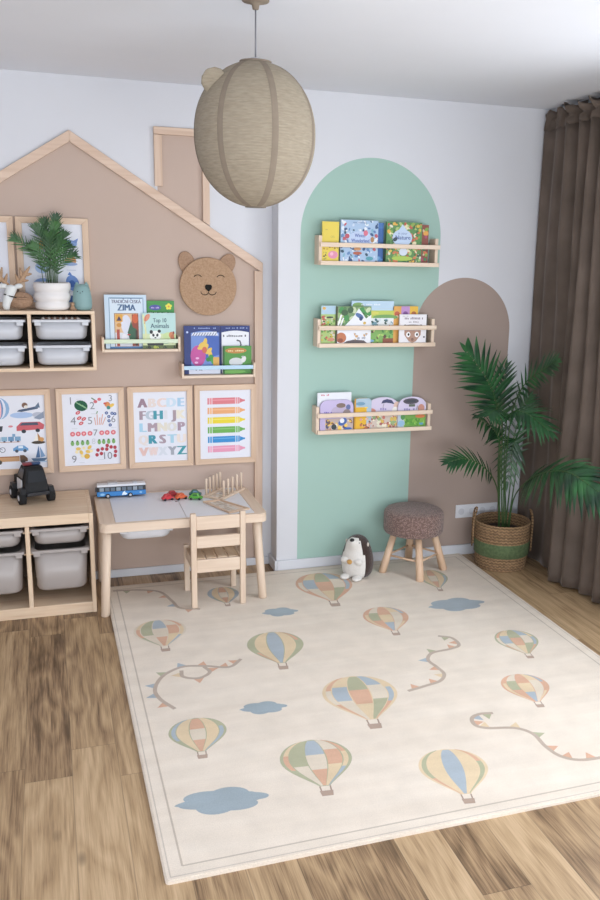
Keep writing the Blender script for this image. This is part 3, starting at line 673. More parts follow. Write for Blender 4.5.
def a_wonder(A, a):
    A.rect(0, 1, 0, a, '#a3bcd8'); A.scatter(0, 1, 0, a, ['#33507c', '#dfe6ef', '#5d83b4', '#c7d4e6', '#2d4a5f', '#b95a66', '#e3e6ea', '#7fb0c4'], 130, .045, 11)
    A.ell(.52, a * .55, .33, .20, '#b9c9e4'); A.text('Winter', .52, a * .60, .09, '#5b6ba8', wmax=.3, bold=.004); A.text('Wonderland', .52, a * .48, .09, '#5b6ba8', wmax=.48, bold=.004); squiggle(A, .52, a * .93, .4, .025, '#7286ad', 12, 3)
    A.ell(.66, a * .70, .06, .07, '#cf6a80'); A.ell(.84, a * .55, .05, .07, '#a57c50'); A.ell(.17, a * .62, .06, .06, '#b44f60'); A.ell(.45, a * .22, .12, .04, '#a9583e'); A.ell(.45, a * .32, .10, .04, '#c08a5c'); A.ell(.78, a * .10, .10, .05, '#4f97a5')
def a_navy(A, a): A.rect(0, 1, 0, a, '#2f5fa0'); A.rect(.0, 1, a * .86, a, '#3d6fae'); A.scatter(0, 1, 0, a * .5, ['#4b86c0', '#234a80', '#6fa5cc'], 14, .12, 5)
def a_nature(A, a):
    A.rect(0, 1, 0, a, '#5a8a4d'); A.scatter(0, 1, 0, a, ['#3f6e3d', '#d0b54a', '#c9744a', '#86a850', '#e0d6b0', '#2f5a40', '#b95a48', '#a9c078', '#e0a94a', '#d8d5c0'], 170, .05, 21)
    A.ell(.44, a * .62, .28, .22, '#b9cbe3'); A.tri((.25, a * .70), (.44, a * .95), (.65, a * .70), '#b9cbe3'); A.text('in your', .45, a * .70, .07, '#566aa0', wmax=.26); A.text('Nature', .46, a * .58, .11, '#4a5f98', wmax=.42, bold=.004); A.ell(.48, a * .28, .12, .10, '#cdd6e4'); A.ell(.45, a * .12, .30, .06, '#a4c04f'); A.ell(.24, a * .58, .07, .05, '#2f3f52', .5)
def a_berries(A, a): A.rect(0, 1, 0, a, '#8a4a3c'); A.scatter(0, 1, 0, a, ['#d0714a', '#3f7d4f', '#e0a04a', '#a8486a', '#6a2f30', '#c9c0a0', '#7da84a'], 40, .10, 31)
z = SZ[0] + .0165
book('yellow book with a pink shape low on its cover, top arch shelf', .220, .312, z, .207, YF + .014, .010, a_yellow, '#dfc84f', G1)
book('light blue speckled winter book on the top arch shelf', .319, .530, z, .219, YF + .006, .014, a_wonder, '#a3bcd8', G1)
book('plain dark blue book partly covered by the light blue one', .470, .570, z, .210, YF + .030, .012, a_navy, '#2f5fa0', G1)
book('leafy green patterned nature book on the top arch shelf', .578, .784, z, .217, YF + .006, .014, a_nature, '#5a8a4d', G1)
book('reddish brown berry patterned book peeking out behind the leafy green one', .700, .834, z, .207, YF + .030, .012, a_berries, '#8a4a3c', G1)
def a_meadow(A, a):
    A.rect(0, 1, 0, a, '#a5c078'); A.rect(0, 1, a * .78, a, '#a9c4d6'); A.ell(.2, a * .93, .12, .10, '#d8a85a'); A.scatter(0, 1, .1, a * .75, ['#4d8a3c', '#c9b83f', '#e3dcd0', '#2f4a30', '#b95a50', '#7daa4f', '#d0c8b8'], 60, .09, 41); A.ell(.6, a * .70, .25, .06, '#323c33'); A.ell(.3, a * .50, .3, .04, '#7aa531', .5); A.ell(.65, a * .40, .08, .10, '#4a5068'); A.ell(.7, a * .12, .25, .12, '#c98a70')
def a_birdhill(A, a):
    A.rect(0, 1, 0, a, '#6f8f62'); A.scatter(0, 1, a * .5, a, ['#4e7a45', '#94ad72', '#c2cfa8', '#3a5a3a', '#3f8a48'], 40, .09, 51); A.poly([(0, 0), (1, 0), (1, a * .78), (.85, a * .68), (.64, a * .95), (.46, a * .70), (.2, a * .45), (0, a * .35)], '#e2e4ea')
    A.ell(.66, a * .75, .13, .06, '#4f6da0', -.5); A.ell(.70, a * .68, .05, .06, '#31466d'); A.ell(.81, a * .56, .045, .04, '#c8a850'); A.line([(.05, a * .5), (.14, a * .78)], .05, '#f0f0f2'); A.line([(.12, a * .48), (.2, a * .7)], .04, '#e8e8ec'); A.ell(.14, a * .17, .15, a * .14, '#b9714c'); A.ell(.12, a * .10, .08, .06, '#8a4a34'); A.poly([(.2, .02), (.9, .02), (.8, .10), (.5, .12), (.3, .08)], '#5a4f52'); A.scatter(.3, 1, .1, a * .3, ['#a9abb5', '#e8e6ea', '#c9a06a'], 12, .04, 6); A.rect(0, .03, 0, a, '#4a3c34')
def a_landscape(A, a):
    A.rect(0, 1, 0, a, '#b4cde0'); A.ell(.15, a * .9, .13, .06, '#7aa05a'); A.text('DÍVEJ SE', .5, a * .9, .05, '#8fa3bd', wmax=.4) if False else squiggle(A, .45, a * .90, .45, .035, '#e2e9f0', 12, 4); A.rect(0, 1, a * .60, a * .78, '#b9c659'); A.ell(.3, a * .72, .35, .05, '#d3ce62'); A.ell(.8, a * .62, .3, .06, '#6f9f58'); A.rect(0, 1, a * .42, a * .60, '#e0e4e6'); A.scatter(0, 1, a * .42, a * .60, ['#3f6f78', '#6f97a5', '#2f4f45', '#cfd8de'], 40, .04, 61); A.rect(0, 1, a * .33, a * .42, '#d09a78'); A.scatter(0, 1, a * .32, a * .44, ['#c9744a', '#e0b080', '#7a5a48'], 22, .04, 62); A.rect(0, 1, .0, a * .33, '#7fae5c'); A.scatter(0, 1, 0, a * .33, ['#4f8a4a', '#c98a5a', '#a8c86a', '#d8c890', '#5f4a3a'], 45, .04, 63); A.ell(.25, a * .06, .3, .05, '#86b3d6'); A.rect(.75, 1, .0, a * .12, '#8a4f3c')
def a_strip(A, a):
    for k, c in enumerate(('#d8a04f', '#b58ac0', '#e0b33c')): A.rect(k / 3, (k + 1) / 3, 0, a, c); A.ell(k / 3 + .165, a * .80, .10, .09, ['#b85a40', '#7a4a8a', '#a85f2c'][k]); A.ell(k / 3 + .165, a * .72, .06, .05, '#f0dcc0')
def a_face(A, a):
    A.rect(0, 1, 0, a, '#e4e2e6'); A.rect(.95, 1, 0, a, '#4a4038'); squiggle(A, .5, a * .83, .66, .075, '#8a7f8c', 13, 3); squiggle(A, .5, a * .72, .36, .05, '#9a8f98', 7, 4); squiggle(A, .2, a * .93, .2, .02, '#a59aa0', 6, 5)
    A.ell(.47, a * .60, .32, .05, '#473c3a'); A.ell(.2, a * .60, .06, .05, '#473c3a'); A.ell(.76, a * .60, .06, .05, '#473c3a'); A.poly([(.18, a * .46), (.76, a * .46), (.76, a * .30), (.60, a * .08), (.47, .02), (.34, a * .08), (.18, a * .30)], '#a88472')
    for u in (.32, .62): A.ell(u, a * .31, .075, .09, '#f0eff0'); A.ell(u + .01, a * .31, .035, .045, '#2a2424')
    A.ell(.47, a * .14, .05, .05, '#7d5a4e'); A.ell(.88, a * .22, .03, .03, '#4a4a50')
z = SZ[1] + .0165
book('green meadow book nearest the pillar on the middle arch shelf', .222, .303, z, .206, YF + .016, .010, a_meadow, '#a5c078', G2)
book('book with a white hill and a bluebird on its cover', .305, .504, z, .203, YF + .006, .012, a_birdhill, '#6f8f62', G2)
book('tall picture book with a striped farmland landscape', .398, .645, z, .231, YF + .030, .012, a_landscape, '#b4cde0', G2)
book('small orange and purple animal book peeking over the white book', .640, .790, z, .203, YF + .030, .012, a_strip, '#d8a04f', G2)
book('white book with a round brown animal face and big eyes', .672, .842, z, .160, YF + .006, .012, a_face, '#e4e2e6', G2)
def a_white(A, a): A.rect(0, 1, 0, a, '#e2e4ea'); squiggle(A, .22, a * .92, .24, .05, '#c9707c', 6, 3)
def a_lilac(A, a):
    A.ell(.62, a * .62, .30, .17, '#b7aac4'); A.ell(.62, a * .82, .14, .07, '#7d6a62'); A.ell(.84, a * .76, .07, .08, '#5f6b9a'); A.ell(.80, a * .56, .12, .12, '#8a7a78'); A.ell(.84, a * .46, .06, .07, '#d8d2d0'); squiggle(A, .24, a * .58, .24, .05, '#6d5fae', 5, 3); squiggle(A, .28, a * .48, .34, .05, '#6d5fae', 8, 4)
    A.rect(.0, 1, 0, a * .40, '#b9a6a0'); A.scatter(.15, 1, 0, a * .38, ['#7a5548', '#d8b048', '#e0dcd8', '#c98a6a', '#4a4a6a', '#efc85a'], 40, .06, 71); A.rect(0, .16, 0, a * .40, '#b9abd0'); A.ell(.68, a * .28, .14, .10, '#3f62a5', .6); A.ell(.66, a * .32, .07, .07, '#e6e6ea'); A.ell(.42, a * .12, .08, .08, '#2f3a3f'); A.ell(.84, a * .05, .12, .04, '#3f6ab0')
def a_sunny(A, a):
    A.poly(rounded_top(a), '#a5bccb'); A.ell(.35, a * .83, .28, .10, '#6f97b0'); A.rect(.08, .72, 0, a * .72, '#e0b02c'); squiggle(A, .40, a * .55, .45, .05, '#b98420', 8, 3); A.ell(.70, a * .70, .10, .04, '#e8c95a'); A.scatter(.3, 1, 0, a * .38, ['#8a5a40', '#d8a08a', '#b86a4a', '#e6c0b0', '#5a3a30'], 35, .08, 81); A.rect(0, .08, 0, a, '#c9922a')
def a_umbrella(A, a):
    A.poly([(.43, a * .80), (.48, a * .90), (.62, a * .94), (.78, a * .90), (.88, a * .76), (.74, a * .80), (.6, a * .82)], '#3a3f63'); A.line([(.48, a * .62), (.52, a * .80)], .012, '#4a4550'); squiggle(A, .54, a * .58, .30, .09, '#9488b8', 4, 3); A.ell(.12, a * .55, .14, .10, '#c98a78'); A.ell(.96, a * .72, .12, .12, '#d8b9a8'); A.ell(.90, a * .58, .10, .10, '#e6e2dc')
    A.rect(0, 1, 0, a * .42, '#cdbfb4'); A.scatter(0, 1, 0, a * .42, ['#d8b95a', '#c97a6a', '#e0dcc8', '#8fae7a', '#a8605a', '#f0e6d0'], 60, .06, 91)
def a_tree(A, a):
    A.ell(.45, a * .86, .28, .10, '#4f4a55'); A.ell(.45, a * .86, .18, .05, '#3c3f4a'); A.rect(.38, .60, a * .68, a * .76, '#5a6458'); squiggle(A, .40, a * .56, .40, .09, '#8f86b4', 5, 3); A.ell(.82, a * .62, .12, .14, '#c08a7a'); A.line([(.66, a * .58), (.68, a * .72), (.72, a * .60)], .02, '#44424c')
    A.rect(0, 1, 0, a * .45, '#6fa04a'); A.rect(.0, .25, 0, a * .45, '#b9c4cf'); A.ell(.12, a * .14, .12, .10, '#8fb6d4'); A.ell(.18, a * .35, .08, .10, '#4f8f50'); A.ell(.80, a * .36, .18, .06, '#d07a4a'); A.ell(.55, a * .18, .25, .12, '#5a9a38'); A.ell(.85, a * .12, .08, .05, '#5a9ac0'); A.scatter(.2, 1, 0, a * .3, ['#8fbf5a', '#4f8a34', '#7aae48'], 20, .07, 92)
z = SZ[2] + .0165
book('plain white book standing behind the lilac one on the lowest arch shelf', .212, .408, z, .210, YF + .026, .010, a_white, '#e2e4ea', G3)
book('lilac round-topped book in front of the plain white one', .222, .416, z, .171, YF + .008, .012, a_lilac, '#c0b4d8', G3, outline=rounded_top(.171 / .194))
book('blue and yellow round-topped book beside the lilac one', .422, .522, z, .176, YF + .008, .012, a_sunny, '#e0b02c', G3, outline=rounded_top(.176 / .10, .3))
book('pale lilac dome-topped book with a dark umbrella', .508, .690, z, .176, YF + .024, .012, a_umbrella, '#cfc6dd', G3, outline=dome(.176 / .182, .66))
book('pale lilac dome-topped book with a green meadow at its foot', .684, .856, z, .176, YF + .010, .012, a_tree, '#cdc4dc', G3, outline=dome(.176 / .172, .66))

# ------------------------------------------------------------------ storage units with bins
def bin_proto(wt, d, h, rim, mat, yfront, label, group):
    """plastic tub centred on x = 0, rim top at z = h, front lip at y = yfront"""
    t = thing('storage_bin', label, 'storage bin', (0, 0, 0), group)
    yc = yfront + d / 2
    def ring(k, z, r): return [(a, yc + b, z) for a, b in rr(wt * k, d - wt * (1 - k), r)]
    bd = MB().sm()
    bd.loft([ring(.74, .0, .035), ring(.80, .004, .045), ring(.86, .016, .05), ring(.915, h - .010, .045), ring(.895, h - .010, .044), ring(.84, .020, .046), ring(.74, .006, .034)])
    bd.build('tub', mat, t)
    rm = MB()
    rm.loft([ring(1.0, h - .012, .014), ring(1.0, h, .014), ring(.885, h, .044), ring(.885, h - .012, .044), ring(1.0, h - .012, .014)], False, False)
    rm.build('rim', mat, t, bevel=.002)
    for s in (-1, 1):
        MB().box(s * wt * .40 - .016, s * wt * .40 + .016, yfront + .002, yfront + .012, h - .030, h - .011).build('grip', mat, t, bevel=.003)
    return t
# wall-mounted unit
UX1, UX0, UZ0, UZ1, UY = -.950, -1.880, 1.186, 1.480, -.212
t = thing('wall_storage_unit', 'pine wall unit with white bins mounted on the beige house wall', 'storage unit', ((UX0 + UX1) / 2, 0, UZ0))
MB().box(UX0, UX1, UY, -.0005, UZ1 - .016, UZ1).build('top', M['pine_x'], t, bevel=.0015)
MB().box(UX0, UX1, UY, -.0005, UZ0, UZ0 + .016).build('bottom', M['pine_x'], t, bevel=.0015)
MB().box(UX0 + .01, UX1 - .01, -.006, -.001, UZ0 + .01, UZ1 - .01).build('back_panel', M['inside_shade'], t)  # dark sheet across the open back, painted as the shade in there
PT = .017
pan = [UX1 - PT, -1.266, -1.577, UX0]
for x in (pan[0], pan[3]): MB().box(x, x + PT, UY, -.006, UZ0 + .016, UZ1 - .016).build('side_panel', M['pine_z'], t, bevel=.0015)
for x in pan[1:3]: MB().box(x, x + PT, UY, -.006, UZ0 + .016, UZ1 - .016).build('divider', M['pine_z'], t, bevel=.0015)
BT, BB = 1.438, 1.312
for x in pan:
    for zt in (BT, BB):
        if x != pan[3]: MB().box(x - .010, x, UY + .012, -.01, zt - .018, zt - .0125).build('runner', M['inside_shade'], t)
        if x != pan[0]: MB().box(x + PT, x + PT + .010, UY + .012, -.01, zt - .018, zt - .0125).build('runner', M['inside_shade'], t)
gW = 'white bins of the wall unit'
p = bin_proto(.278, .190, .100, .012, M['bin_plastic'], -.205, 'upper white bin below the small potted palm, striped cloth showing over its rim', gW)
xc1 = (pan[0] + pan[1] + PT) / 2; xc2 = (pan[1] + pan[2] + PT) / 2
p.location = (xc1, 0, BT - .100)
copy_thing(p, (xc1, 0, BB - .100), 0, 'lower white bin beneath the one holding striped cloth')
copy_thing(p, (xc2, 0, BT - .100), 0, 'upper white bin below the antlered ornament')
copy_thing(p, (xc2, 0, BB - .100), 0, 'lower white bin in the wall unit, beneath the antlered ornament')
# striped cloth in the top bin
s = MB().sm(False)
Rn = random.Random(5)
for k in range(13):
    x = xc1 - .085 + k * .0135
    s.col('#7a5a4a' if k % 2 else '#d9cfc8').obox((x, -.145, 1.437), (.0072, 0, .006), (0, .03, 0), (-.006, 0, .0035 + .001 * Rn.random()))
s.box(xc1 - .10, xc1 + .09, -.17, -.12, 1.352, 1.428)
tag(s.build('striped_cloth', M['plush'], org=(xc1, -.145, 1.352)), 'brown and white striped cloth folded inside the upper white bin', 'cloth')
# floor unit
CX1, CX0, CF, CH = -1.010, -1.940, -.470, .520
t = thing('storage_cabinet', 'low pine cabinet with grey plastic bins standing on the floor beside the table', 'storage unit', ((CX0 + CX1) / 2, -.25, 0))
CB = -.020; T = .020
MB().box(CX0 + .004, CX1 - T, CF, CB, CH - .05, CH).build('top', M['pine_x'], t, bevel=.003)
MB().box(CX0 + T, CX1 - T, CF + .002, CF + .02, 0, .056).build('plinth', M['pine_x'], t, bevel=.002)
MB().box(CX0 + T, CX1 - T, CF + .02, CB, .04, .054).build('bottom', M['pine_x'], t)
MB().box(CX0 + T, CX1 - T, CB - .006, CB, .054, CH - .05).build('back_panel', M['board_back'], t)
cp = [CX1 - T, -1.328, -1.638, CX0]
for x in (cp[0], cp[3]): MB().box(x, x + T, CF - (.001 if x > -1.5 else 0), CB, 0, CH - .001).build('side_panel', M['pine_z'], t, bevel=.002)
for x in cp[1:3]: MB().box(x, x + T, CF + .002, CB - .006, .054, CH - .05).build('divider', M['pine_z'], t, bevel=.002)
CT, CM = .452, .342
for x in cp:
    for zt in (CT, CM):
        if x != cp[3]: MB().box(x - .010, x, CF + .015, CB - .01, zt - .019, zt - .0125).build('runner', M['pine_y'], t)
        if x != cp[0]: MB().box(x + T, x + T + .010, CF + .015, CB - .01, zt - .019, zt - .0125).build('runner', M['pine_y'], t)
gC = 'grey bins of the low cabinet'
ps = bin_proto(.2765, .42, .088, .012, M['grey_plastic'], CF + .004, 'shallow grey bin of the low cabinet nearest the table', gC)
pd = bin_proto(.2765, .42, .218, .012, M['grey_plastic'], CF + .004, 'deep grey bin of the low cabinet nearest the table', gC)
d1 = (cp[0] + cp[1] + T) / 2; d2 = (cp[1] + cp[2] + T) / 2
ps.location = (d1, 0, CT - .088); pd.location = (d1, 0, CM - .218)
copy_thing(ps, (d2, 0, CT - .088), 0, 'shallow grey bin in the low cabinet section away from the table')
copy_thing(pd, (d2, 0, CM - .218), 0, 'deep grey bin in the low cabinet section away from the table')

# ------------------------------------------------------------------ table and chair
RUGZ = .012; ON = RUGZ + .0006
TX0, TX1, TY0, TY1, TH = -.984, -.152, -.556, -.004, .480
t = thing('play_table', 'low pale wooden play table with two white lids in its top', 'table', ((TX0 + TX1) / 2, (TY0 + TY1) / 2, 0))
cx, cy, w_, d_ = (TX0 + TX1) / 2, (TY0 + TY1) / 2, TX1 - TX0, TY1 - TY0
top = MB()
out = [(cx + a, cy + b) for a, b in rr(w_, d_, .035)]
IX0, IX1, IY0, IY1 = TX0 + .075, TX1 - .060, TY0 + .028, TY1 - .012
inn = [(IX0, IY0), (IX1, IY0), (IX1, IY1), (IX0, IY1)]
top.prism(out, lambda u, v, n: (u, v, n), TH - .045, TH - .006)
o = None
# raised wooden border around the lids
top.mat(1); top.prism([(TX0 + .0, TY0 + .035), (TX0 + .0105, TY0 + .0105), (IX0, IY0), (IX0, IY1), (TX0 + .0105, TY1 - .0105), (TX0, TY1 - .035)], lambda u, v, n: (u, v, n), TH - .006, TH)
top.prism([(TX1, TY0 + .035), (TX1, TY1 - .035), (TX1 - .0105, TY1 - .0105), (IX1, IY1), (IX1, IY0), (TX1 - .0105, TY0 + .0105)], lambda u, v, n: (u, v, n), TH - .006, TH)
top.mat(0); top.prism([(TX0 + .0105, TY0 + .0105), (TX0 + .035, TY0), (TX1 - .035, TY0), (TX1 - .0105, TY0 + .0105), (IX1, IY0), (IX0, IY0)], lambda u, v, n: (u, v, n), TH - .006, TH)
top.prism([(TX0 + .0105, TY1 - .0105), (IX0, IY1), (IX1, IY1), (TX1 - .0105, TY1 - .0105), (TX1 - .035, TY1), (TX0 + .035, TY1)], lambda u, v, n: (u, v, n), TH - .006, TH)
top.build('table_top', [M['birch_x'], M['birch_y']], t, bevel=.0015)
xm = (IX0 + IX1) / 2
for a, b in ((IX0 + .002, xm - .0012), (xm + .0012, IX1 - .002)):
    o = MB().box(a, b, IY0 + .002, IY1 - .002, TH - .0058, TH - .0004).build('lid', M['white_board'], t, bevel=.001); o['label'] = 'white flat lid'
holes = MB()
for hx in (xm - .012,): holes.cyl((hx, IY0 + .30, TH - .0004), (hx, IY0 + .30, TH + .0002), .006, seg=14)
holes.build('finger_hole', M['mat_black'], t)
for fx, fy, tx, ty, z0 in ((-.974, -.538, -.950, -.508, 0), (-.172, -.534, -.200, -.508, ON), (-.958, -.045, -.947, -.06, 0), (-.175, -.045, -.200, -.06, 0)):
    lg = MB().sm(); lg.tube([(fx, fy, z0), (fx, fy, z0 + .004), (tx, ty, TH - .046)], [.018, .0215, .0225], 20); lg.build('leg', M['birch_z'], t)
# white tray hung beneath the table
tr = bin_proto(.285, .40, .070, .012, M['white_plastic'], -.49, 'white plastic tray hanging beneath the wooden table top', None)
tr.location = (-.756, 0, TH - .0465 - .070)
# chair
t = thing('child_chair', 'small pale wooden slatted child chair pushed under the table', 'chair', (-.42, -.45, RUGZ))
XLc, XRc, YBk, YFr, P2 = -.537, -.288, -.577, -.330, .014
for x in (XLc, XRc):
    MB().box(x - P2, x + P2, YBk - P2, YBk + P2, ON, .512).build('leg', M['birch_z'], t, bevel=.004)
    MB().box(x - P2, x + P2, YFr - P2, YFr + P2, ON, .272).build('leg', M['birch_z'], t, bevel=.004)
for z0, z1 in ((.425, .495), (.330, .392)):
    MB().box(XLc + P2, XRc - P2, YBk - .009, YBk + .009, z0, z1).build('backrest_slat', M['birch_x'], t, bevel=.004)
MB().box(XLc + P2, XRc - P2, YBk - .009, YBk + .009, .200, .268).build('rear_rail', M['birch_x'], t, bevel=.003)
MB().box(XLc + P2, XRc - P2, YFr - .009, YFr + .009, .200, .258).build('front_rail', M['birch_x'], t, bevel=.003)
for x in (XLc, XRc): MB().box(x - .008, x + .008, YBk + P2, YFr - P2, .205, .258).build('side_rail', M['birch_y'], t, bevel=.003)
st = MB()
for k in range(4):
    a = XLc + .012 + k * (XRc - XLc - .024) / 4; b = a + (XRc - XLc - .024) / 4 - .006
    st.box(a, b, YBk + .012, YFr - .016, .258, .270)
st.build('seat', M['pine_y'], t, bevel=.003)

# ------------------------------------------------------------------ rug
ra = .0085; RX, RY = -.932, -2.562; RW, RL = 2.104, 2.392
def rugp(u, v, n): return (RX + u * math.cos(ra) - v * math.sin(ra), RY + u * math.sin(ra) + v * math.cos(ra), n)
rg = MB().col('#e6dacb')
rg.prism([(u + RW / 2, v + RL / 2) for u, v in rr(RW, RL, .012, 3)], rugp, .0, .009)
rg.prism([(u + RW / 2, v + RL / 2) for u, v in rr(RW - .01, RL - .01, .010, 3)], rugp, .009, RUGZ)
A = Art(rg, rugp, RUGZ + 2e-4, 1.5e-5)
for off, wd_, c in ((.056, .006, '#c4b7a8'), (.016, .004, '#cbc0b3')):
    for q in ([(off, off), (RW - off, off)], [(RW - off, off), (RW - off, RL - off)], [(RW - off, RL - off), (off, RL - off)], [(off, RL - off), (off, off)]): A.line(q, wd_, c)
def flat(): A.n = RUGZ + 2.5e-4
A.st = 4e-6
def w2r(x, y):
    dx, dy = x - RX, y - RY; return dx * math.cos(ra) + dy * math.sin(ra), -dx * math.sin(ra) + dy * math.cos(ra)
OR, BL, GRN, YEL, CRM = '#d6ab90', '#a9b4bd', '#b1b193', '#dfc9a6', '#ddd0bd'
def hotair(B, T, w, seed, tint):
    flat(); R = random.Random(seed); B = Vector(w2r(*B)); T = Vector(w2r(*T)); ax = T - B; ln = ax.length; ax.normalize(); pe = Vector((ax.y, -ax.x))
    def m(s, v): p = B + ax * v * ln + pe * s; return (p.x, p.y)
    def hw(v):
        q = (v - .15) / .85
        return w / 2 * (math.sqrt(max(0, 1 - ((q - .58) / .42) ** 2)) if q > .58 else .14 + .86 * math.sin(PI / 2 * max(0, q) / .58) ** 1.15)
    V = [.15 + .85 * k / 22 for k in range(23)]
    rim = tint
    A.poly([m(-hw(v) * 1.0, v) for v in V] + [m(hw(v), v) for v in reversed(V)], rim)
    S = [-1, -.60, -.20, .20, .60, 1]
    pats = [[(YEL, OR, GRN), (GRN, GRN, CRM), (BL, CRM, OR), (CRM, OR, YEL), (OR, YEL, BL)],
            [(GRN, GRN, OR), (YEL, YEL, YEL), (BL, BL, BL), (YEL, YEL, YEL), (OR, GRN, GRN)],
            [(OR, YEL, YEL), (CRM, GRN, OR), (OR, YEL, BL), (YEL, CRM, CRM), (BL, OR, YEL)],
            [(OR, CRM, OR), (YEL, BL, CRM), (GRN, OR, YEL), (BL, CRM, GRN), (YEL, BL, OR)],
            [(BL, BL, GRN), (YEL, YEL, YEL), (OR, CRM, OR), (YEL, YEL, YEL), (GRN, BL, BL)]]
    pat = pats[seed % 5]
    for i in range(5):
        k1, k2 = ((.46, .74), (.52, .80), (.44, .72), (.52, .80), (.46, .74))[i]; ts = [.15, k1, k2, 1.0]
        sa, sb = math.sin(S[i] * PI / 2) * .92 + .016, math.sin(S[i + 1] * PI / 2) * .92 - .016
        f = lambda v: hw(.15 + (v - .15) * .97 + .004)
        for j in range(3):
            vv = [ts[j] + (ts[j + 1] - ts[j]) * k / 8 for k in range(9)]
            A.poly([m(sa * f(v), .16 + (v - .15) * .965) for v in vv] + [m(sb * f(v), .16 + (v - .15) * .965) for v in reversed(vv)], pat[i][2 - j])
    A.line([m(-w * .06, .0), m(-w * .07, .15)], w * .02, '#a58f80'); A.line([m(w * .06, .0), m(w * .07, .15)], w * .02, '#a58f80')
    A.poly([m(-w * .09, .075), m(w * .09, .075), m(w * .075, -.01), m(-w * .075, -.01)], '#b39c8c')
for k, (B, T, wv, tint) in enumerate((((.166, -.745), (.213, -.261), .312, OR), ((-.369, -.599), (-.358, -.330), .165, BL), ((-.739, -1.039), (-.737, -.68), .247, CRM), ((-.269, -1.357), (-.232, -.966), .262, GRN),
        ((.34, -1.162), (.382, -.818), .23, OR), ((-.051, -1.933), (-.003, -1.501), .314, YEL), ((-.723, -1.952), (-.706, -1.665), .218, GRN), ((-.357, -2.293), (-.319, -1.944), .262, GRN),
        ((.086, -2.471), (.144, -2.144), .250, YEL), ((.653, -1.968), (.701, -1.682), .206, OR), ((.841, -1.559), (.893, -1.256), .207, GRN), ((.781, -.697), (.843, -.378), .17, GRN))):
    hotair(B, T, wv, k + 3, tint)
def cloud(x0, y0, x1, y1, h, c='#9dabb3'):
    flat(); a = Vector(w2r(x0, y0)); b = Vector(w2r(x1, y1)); d = b - a; ln = d.length; d.normalize(); n = Vector((-d.y, d.x)); mid = (a + b) / 2
    P = []
    for k in range(60):
        th = 2 * PI * k / 60; r = 1 + .22 * abs(math.sin(3 * th + .9)) - .14
        if math.sin(th) < -.2: r *= .92
        p = mid + d * (ln / 2 * math.cos(th) * r) + n * (h / 2 * math.sin(th) * r * (1 - .25 * math.cos(th) ** 2)); P.append((p.x, p.y))
    A.poly(P, c)
    for f, rr_, v in ((-.22, .25, .12), (.08, .34, .16), (.30, .2, .08)):
        p = mid + d * ln * f + n * h * v; A.ell(p.x, p.y, rr_ * h * 1.25, rr_ * h, c, math.atan2(d.y, d.x))
cloud(-.219, -.735, -.044, -.757, .11); cloud(-.522, -1.650, -.342, -1.676, .10); cloud(.631, -.885, .932, -.905, .17, '#a1adb5'); cloud(-.85, -2.205, -.558, -2.244, .145)
def garland(pts, seed, flags, side=1):
    flat(); R = random.Random(seed); P = [w2r(*p) for p in pts]; C = [(v.x, v.y) for v in spline([(a, b, 0) for a, b in P], 8)]
    step = max(1, len(C) // flags)
    for k in range(step // 2, len(C) - 1, step):
        a, b = Vector(C[k]), Vector(C[min(k + 1, len(C) - 1)]); d = (b - a).normalized(); n = Vector((d.y, -d.x)) * side; s = .024
        q = a + n * .046
        A.tri((a - d * s)[:], (a + d * s)[:], q[:], R.choice([OR, GRN, BL, YEL, OR]))
    A.line(C, .017, '#bbaa9b')
garland([(-.916, -.238), (-.778, -.261), (-.679, -.317), (-.635, -.457), (-.608, -.56), (-.513, -.6)], 1, 5)
garland([(-.429, -1.21), (-.496, -1.273), (-.595, -1.235), (-.692, -1.217), (-.782, -1.279), (-.828, -1.386), (-.818, -1.476), (-.771, -1.573)], 2, 8, 1)
garland([(-.60, -1.24), (-.585, -1.30), (-.64, -1.34), (-.70, -1.31), (-.70, -1.25)], 6, 3, -1)
garland([(.527, -1.225), (.582, -1.264), (.581, -1.344), (.522, -1.372), (.424, -1.388), (.378, -1.449), (.388, -1.524), (.391, -1.594), (.347, -1.648), (.267, -1.672), (.18, -1.693)], 3, 9, 1)
garland([(.44, -1.957), (.386, -1.949), (.341, -1.969), (.329, -2.02), (.364, -2.054), (.469, -2.085), (.515, -2.143), (.515, -2.232), (.533, -2.307), (.589, -2.351), (.69, -2.361)], 4, 9, -1)
tag(rg.build('rug', M['rug'], org=(RX, RY, 0), recalc=False), 'large cream rug patterned with hot air balloons, clouds and garlands', 'rug')

# ------------------------------------------------------------------ paper lantern lamp
LX, LY, LZ, LR = -.470, -1.690, 2.177, .206
t = thing('pendant_lamp', 'beige paper lantern pendant lamp with a small bear ear', 'lamp', (LX, LY, CEIL))
def lantern():
    m, tt, N, K, b = new_mat('ribbed_lantern_fabric')
    tc = N.new('ShaderNodeTexCoord'); sp = N.new('ShaderNodeSeparateXYZ'); K.new(tc.outputs['Object'], sp.inputs[0])
    no = N.new('ShaderNodeTexNoise'); no.inputs['Scale'].default_value = 90; no.inputs['Detail'].default_value = 4
    mp = N.new('ShaderNodeMapping'); mp.inputs['Scale'].default_value = (.4, .4, 2.2); K.new(tc.outputs['Object'], mp.inputs[0]); K.new(mp.outputs[0], no.inputs['Vector'])
    r = ramp(N, [(.3, '#8f8371'), (.7, '#9f9481')]); K.new(no.outputs[0], r.inputs[0]); K.new(r.outputs[0], b.inputs['Base Color']); b.inputs['Roughness'].default_value = .85
    sn = mathn(N, K, 'SINE', mathn(N, K, 'MULTIPLY', sp.outputs['Z'], 2 * PI / .0085))
    bp = N.new('ShaderNodeBump'); bp.inputs['Strength'].default_value = .18; bp.inputs['Distance'].default_value = .002
    K.new(mathn(N, K, 'ADD', sn, mathn(N, K, 'MULTIPLY', no.outputs[0], 1.5)), bp.inputs['Height']); K.new(bp.outputs[0], b.inputs['Normal'])
    return m
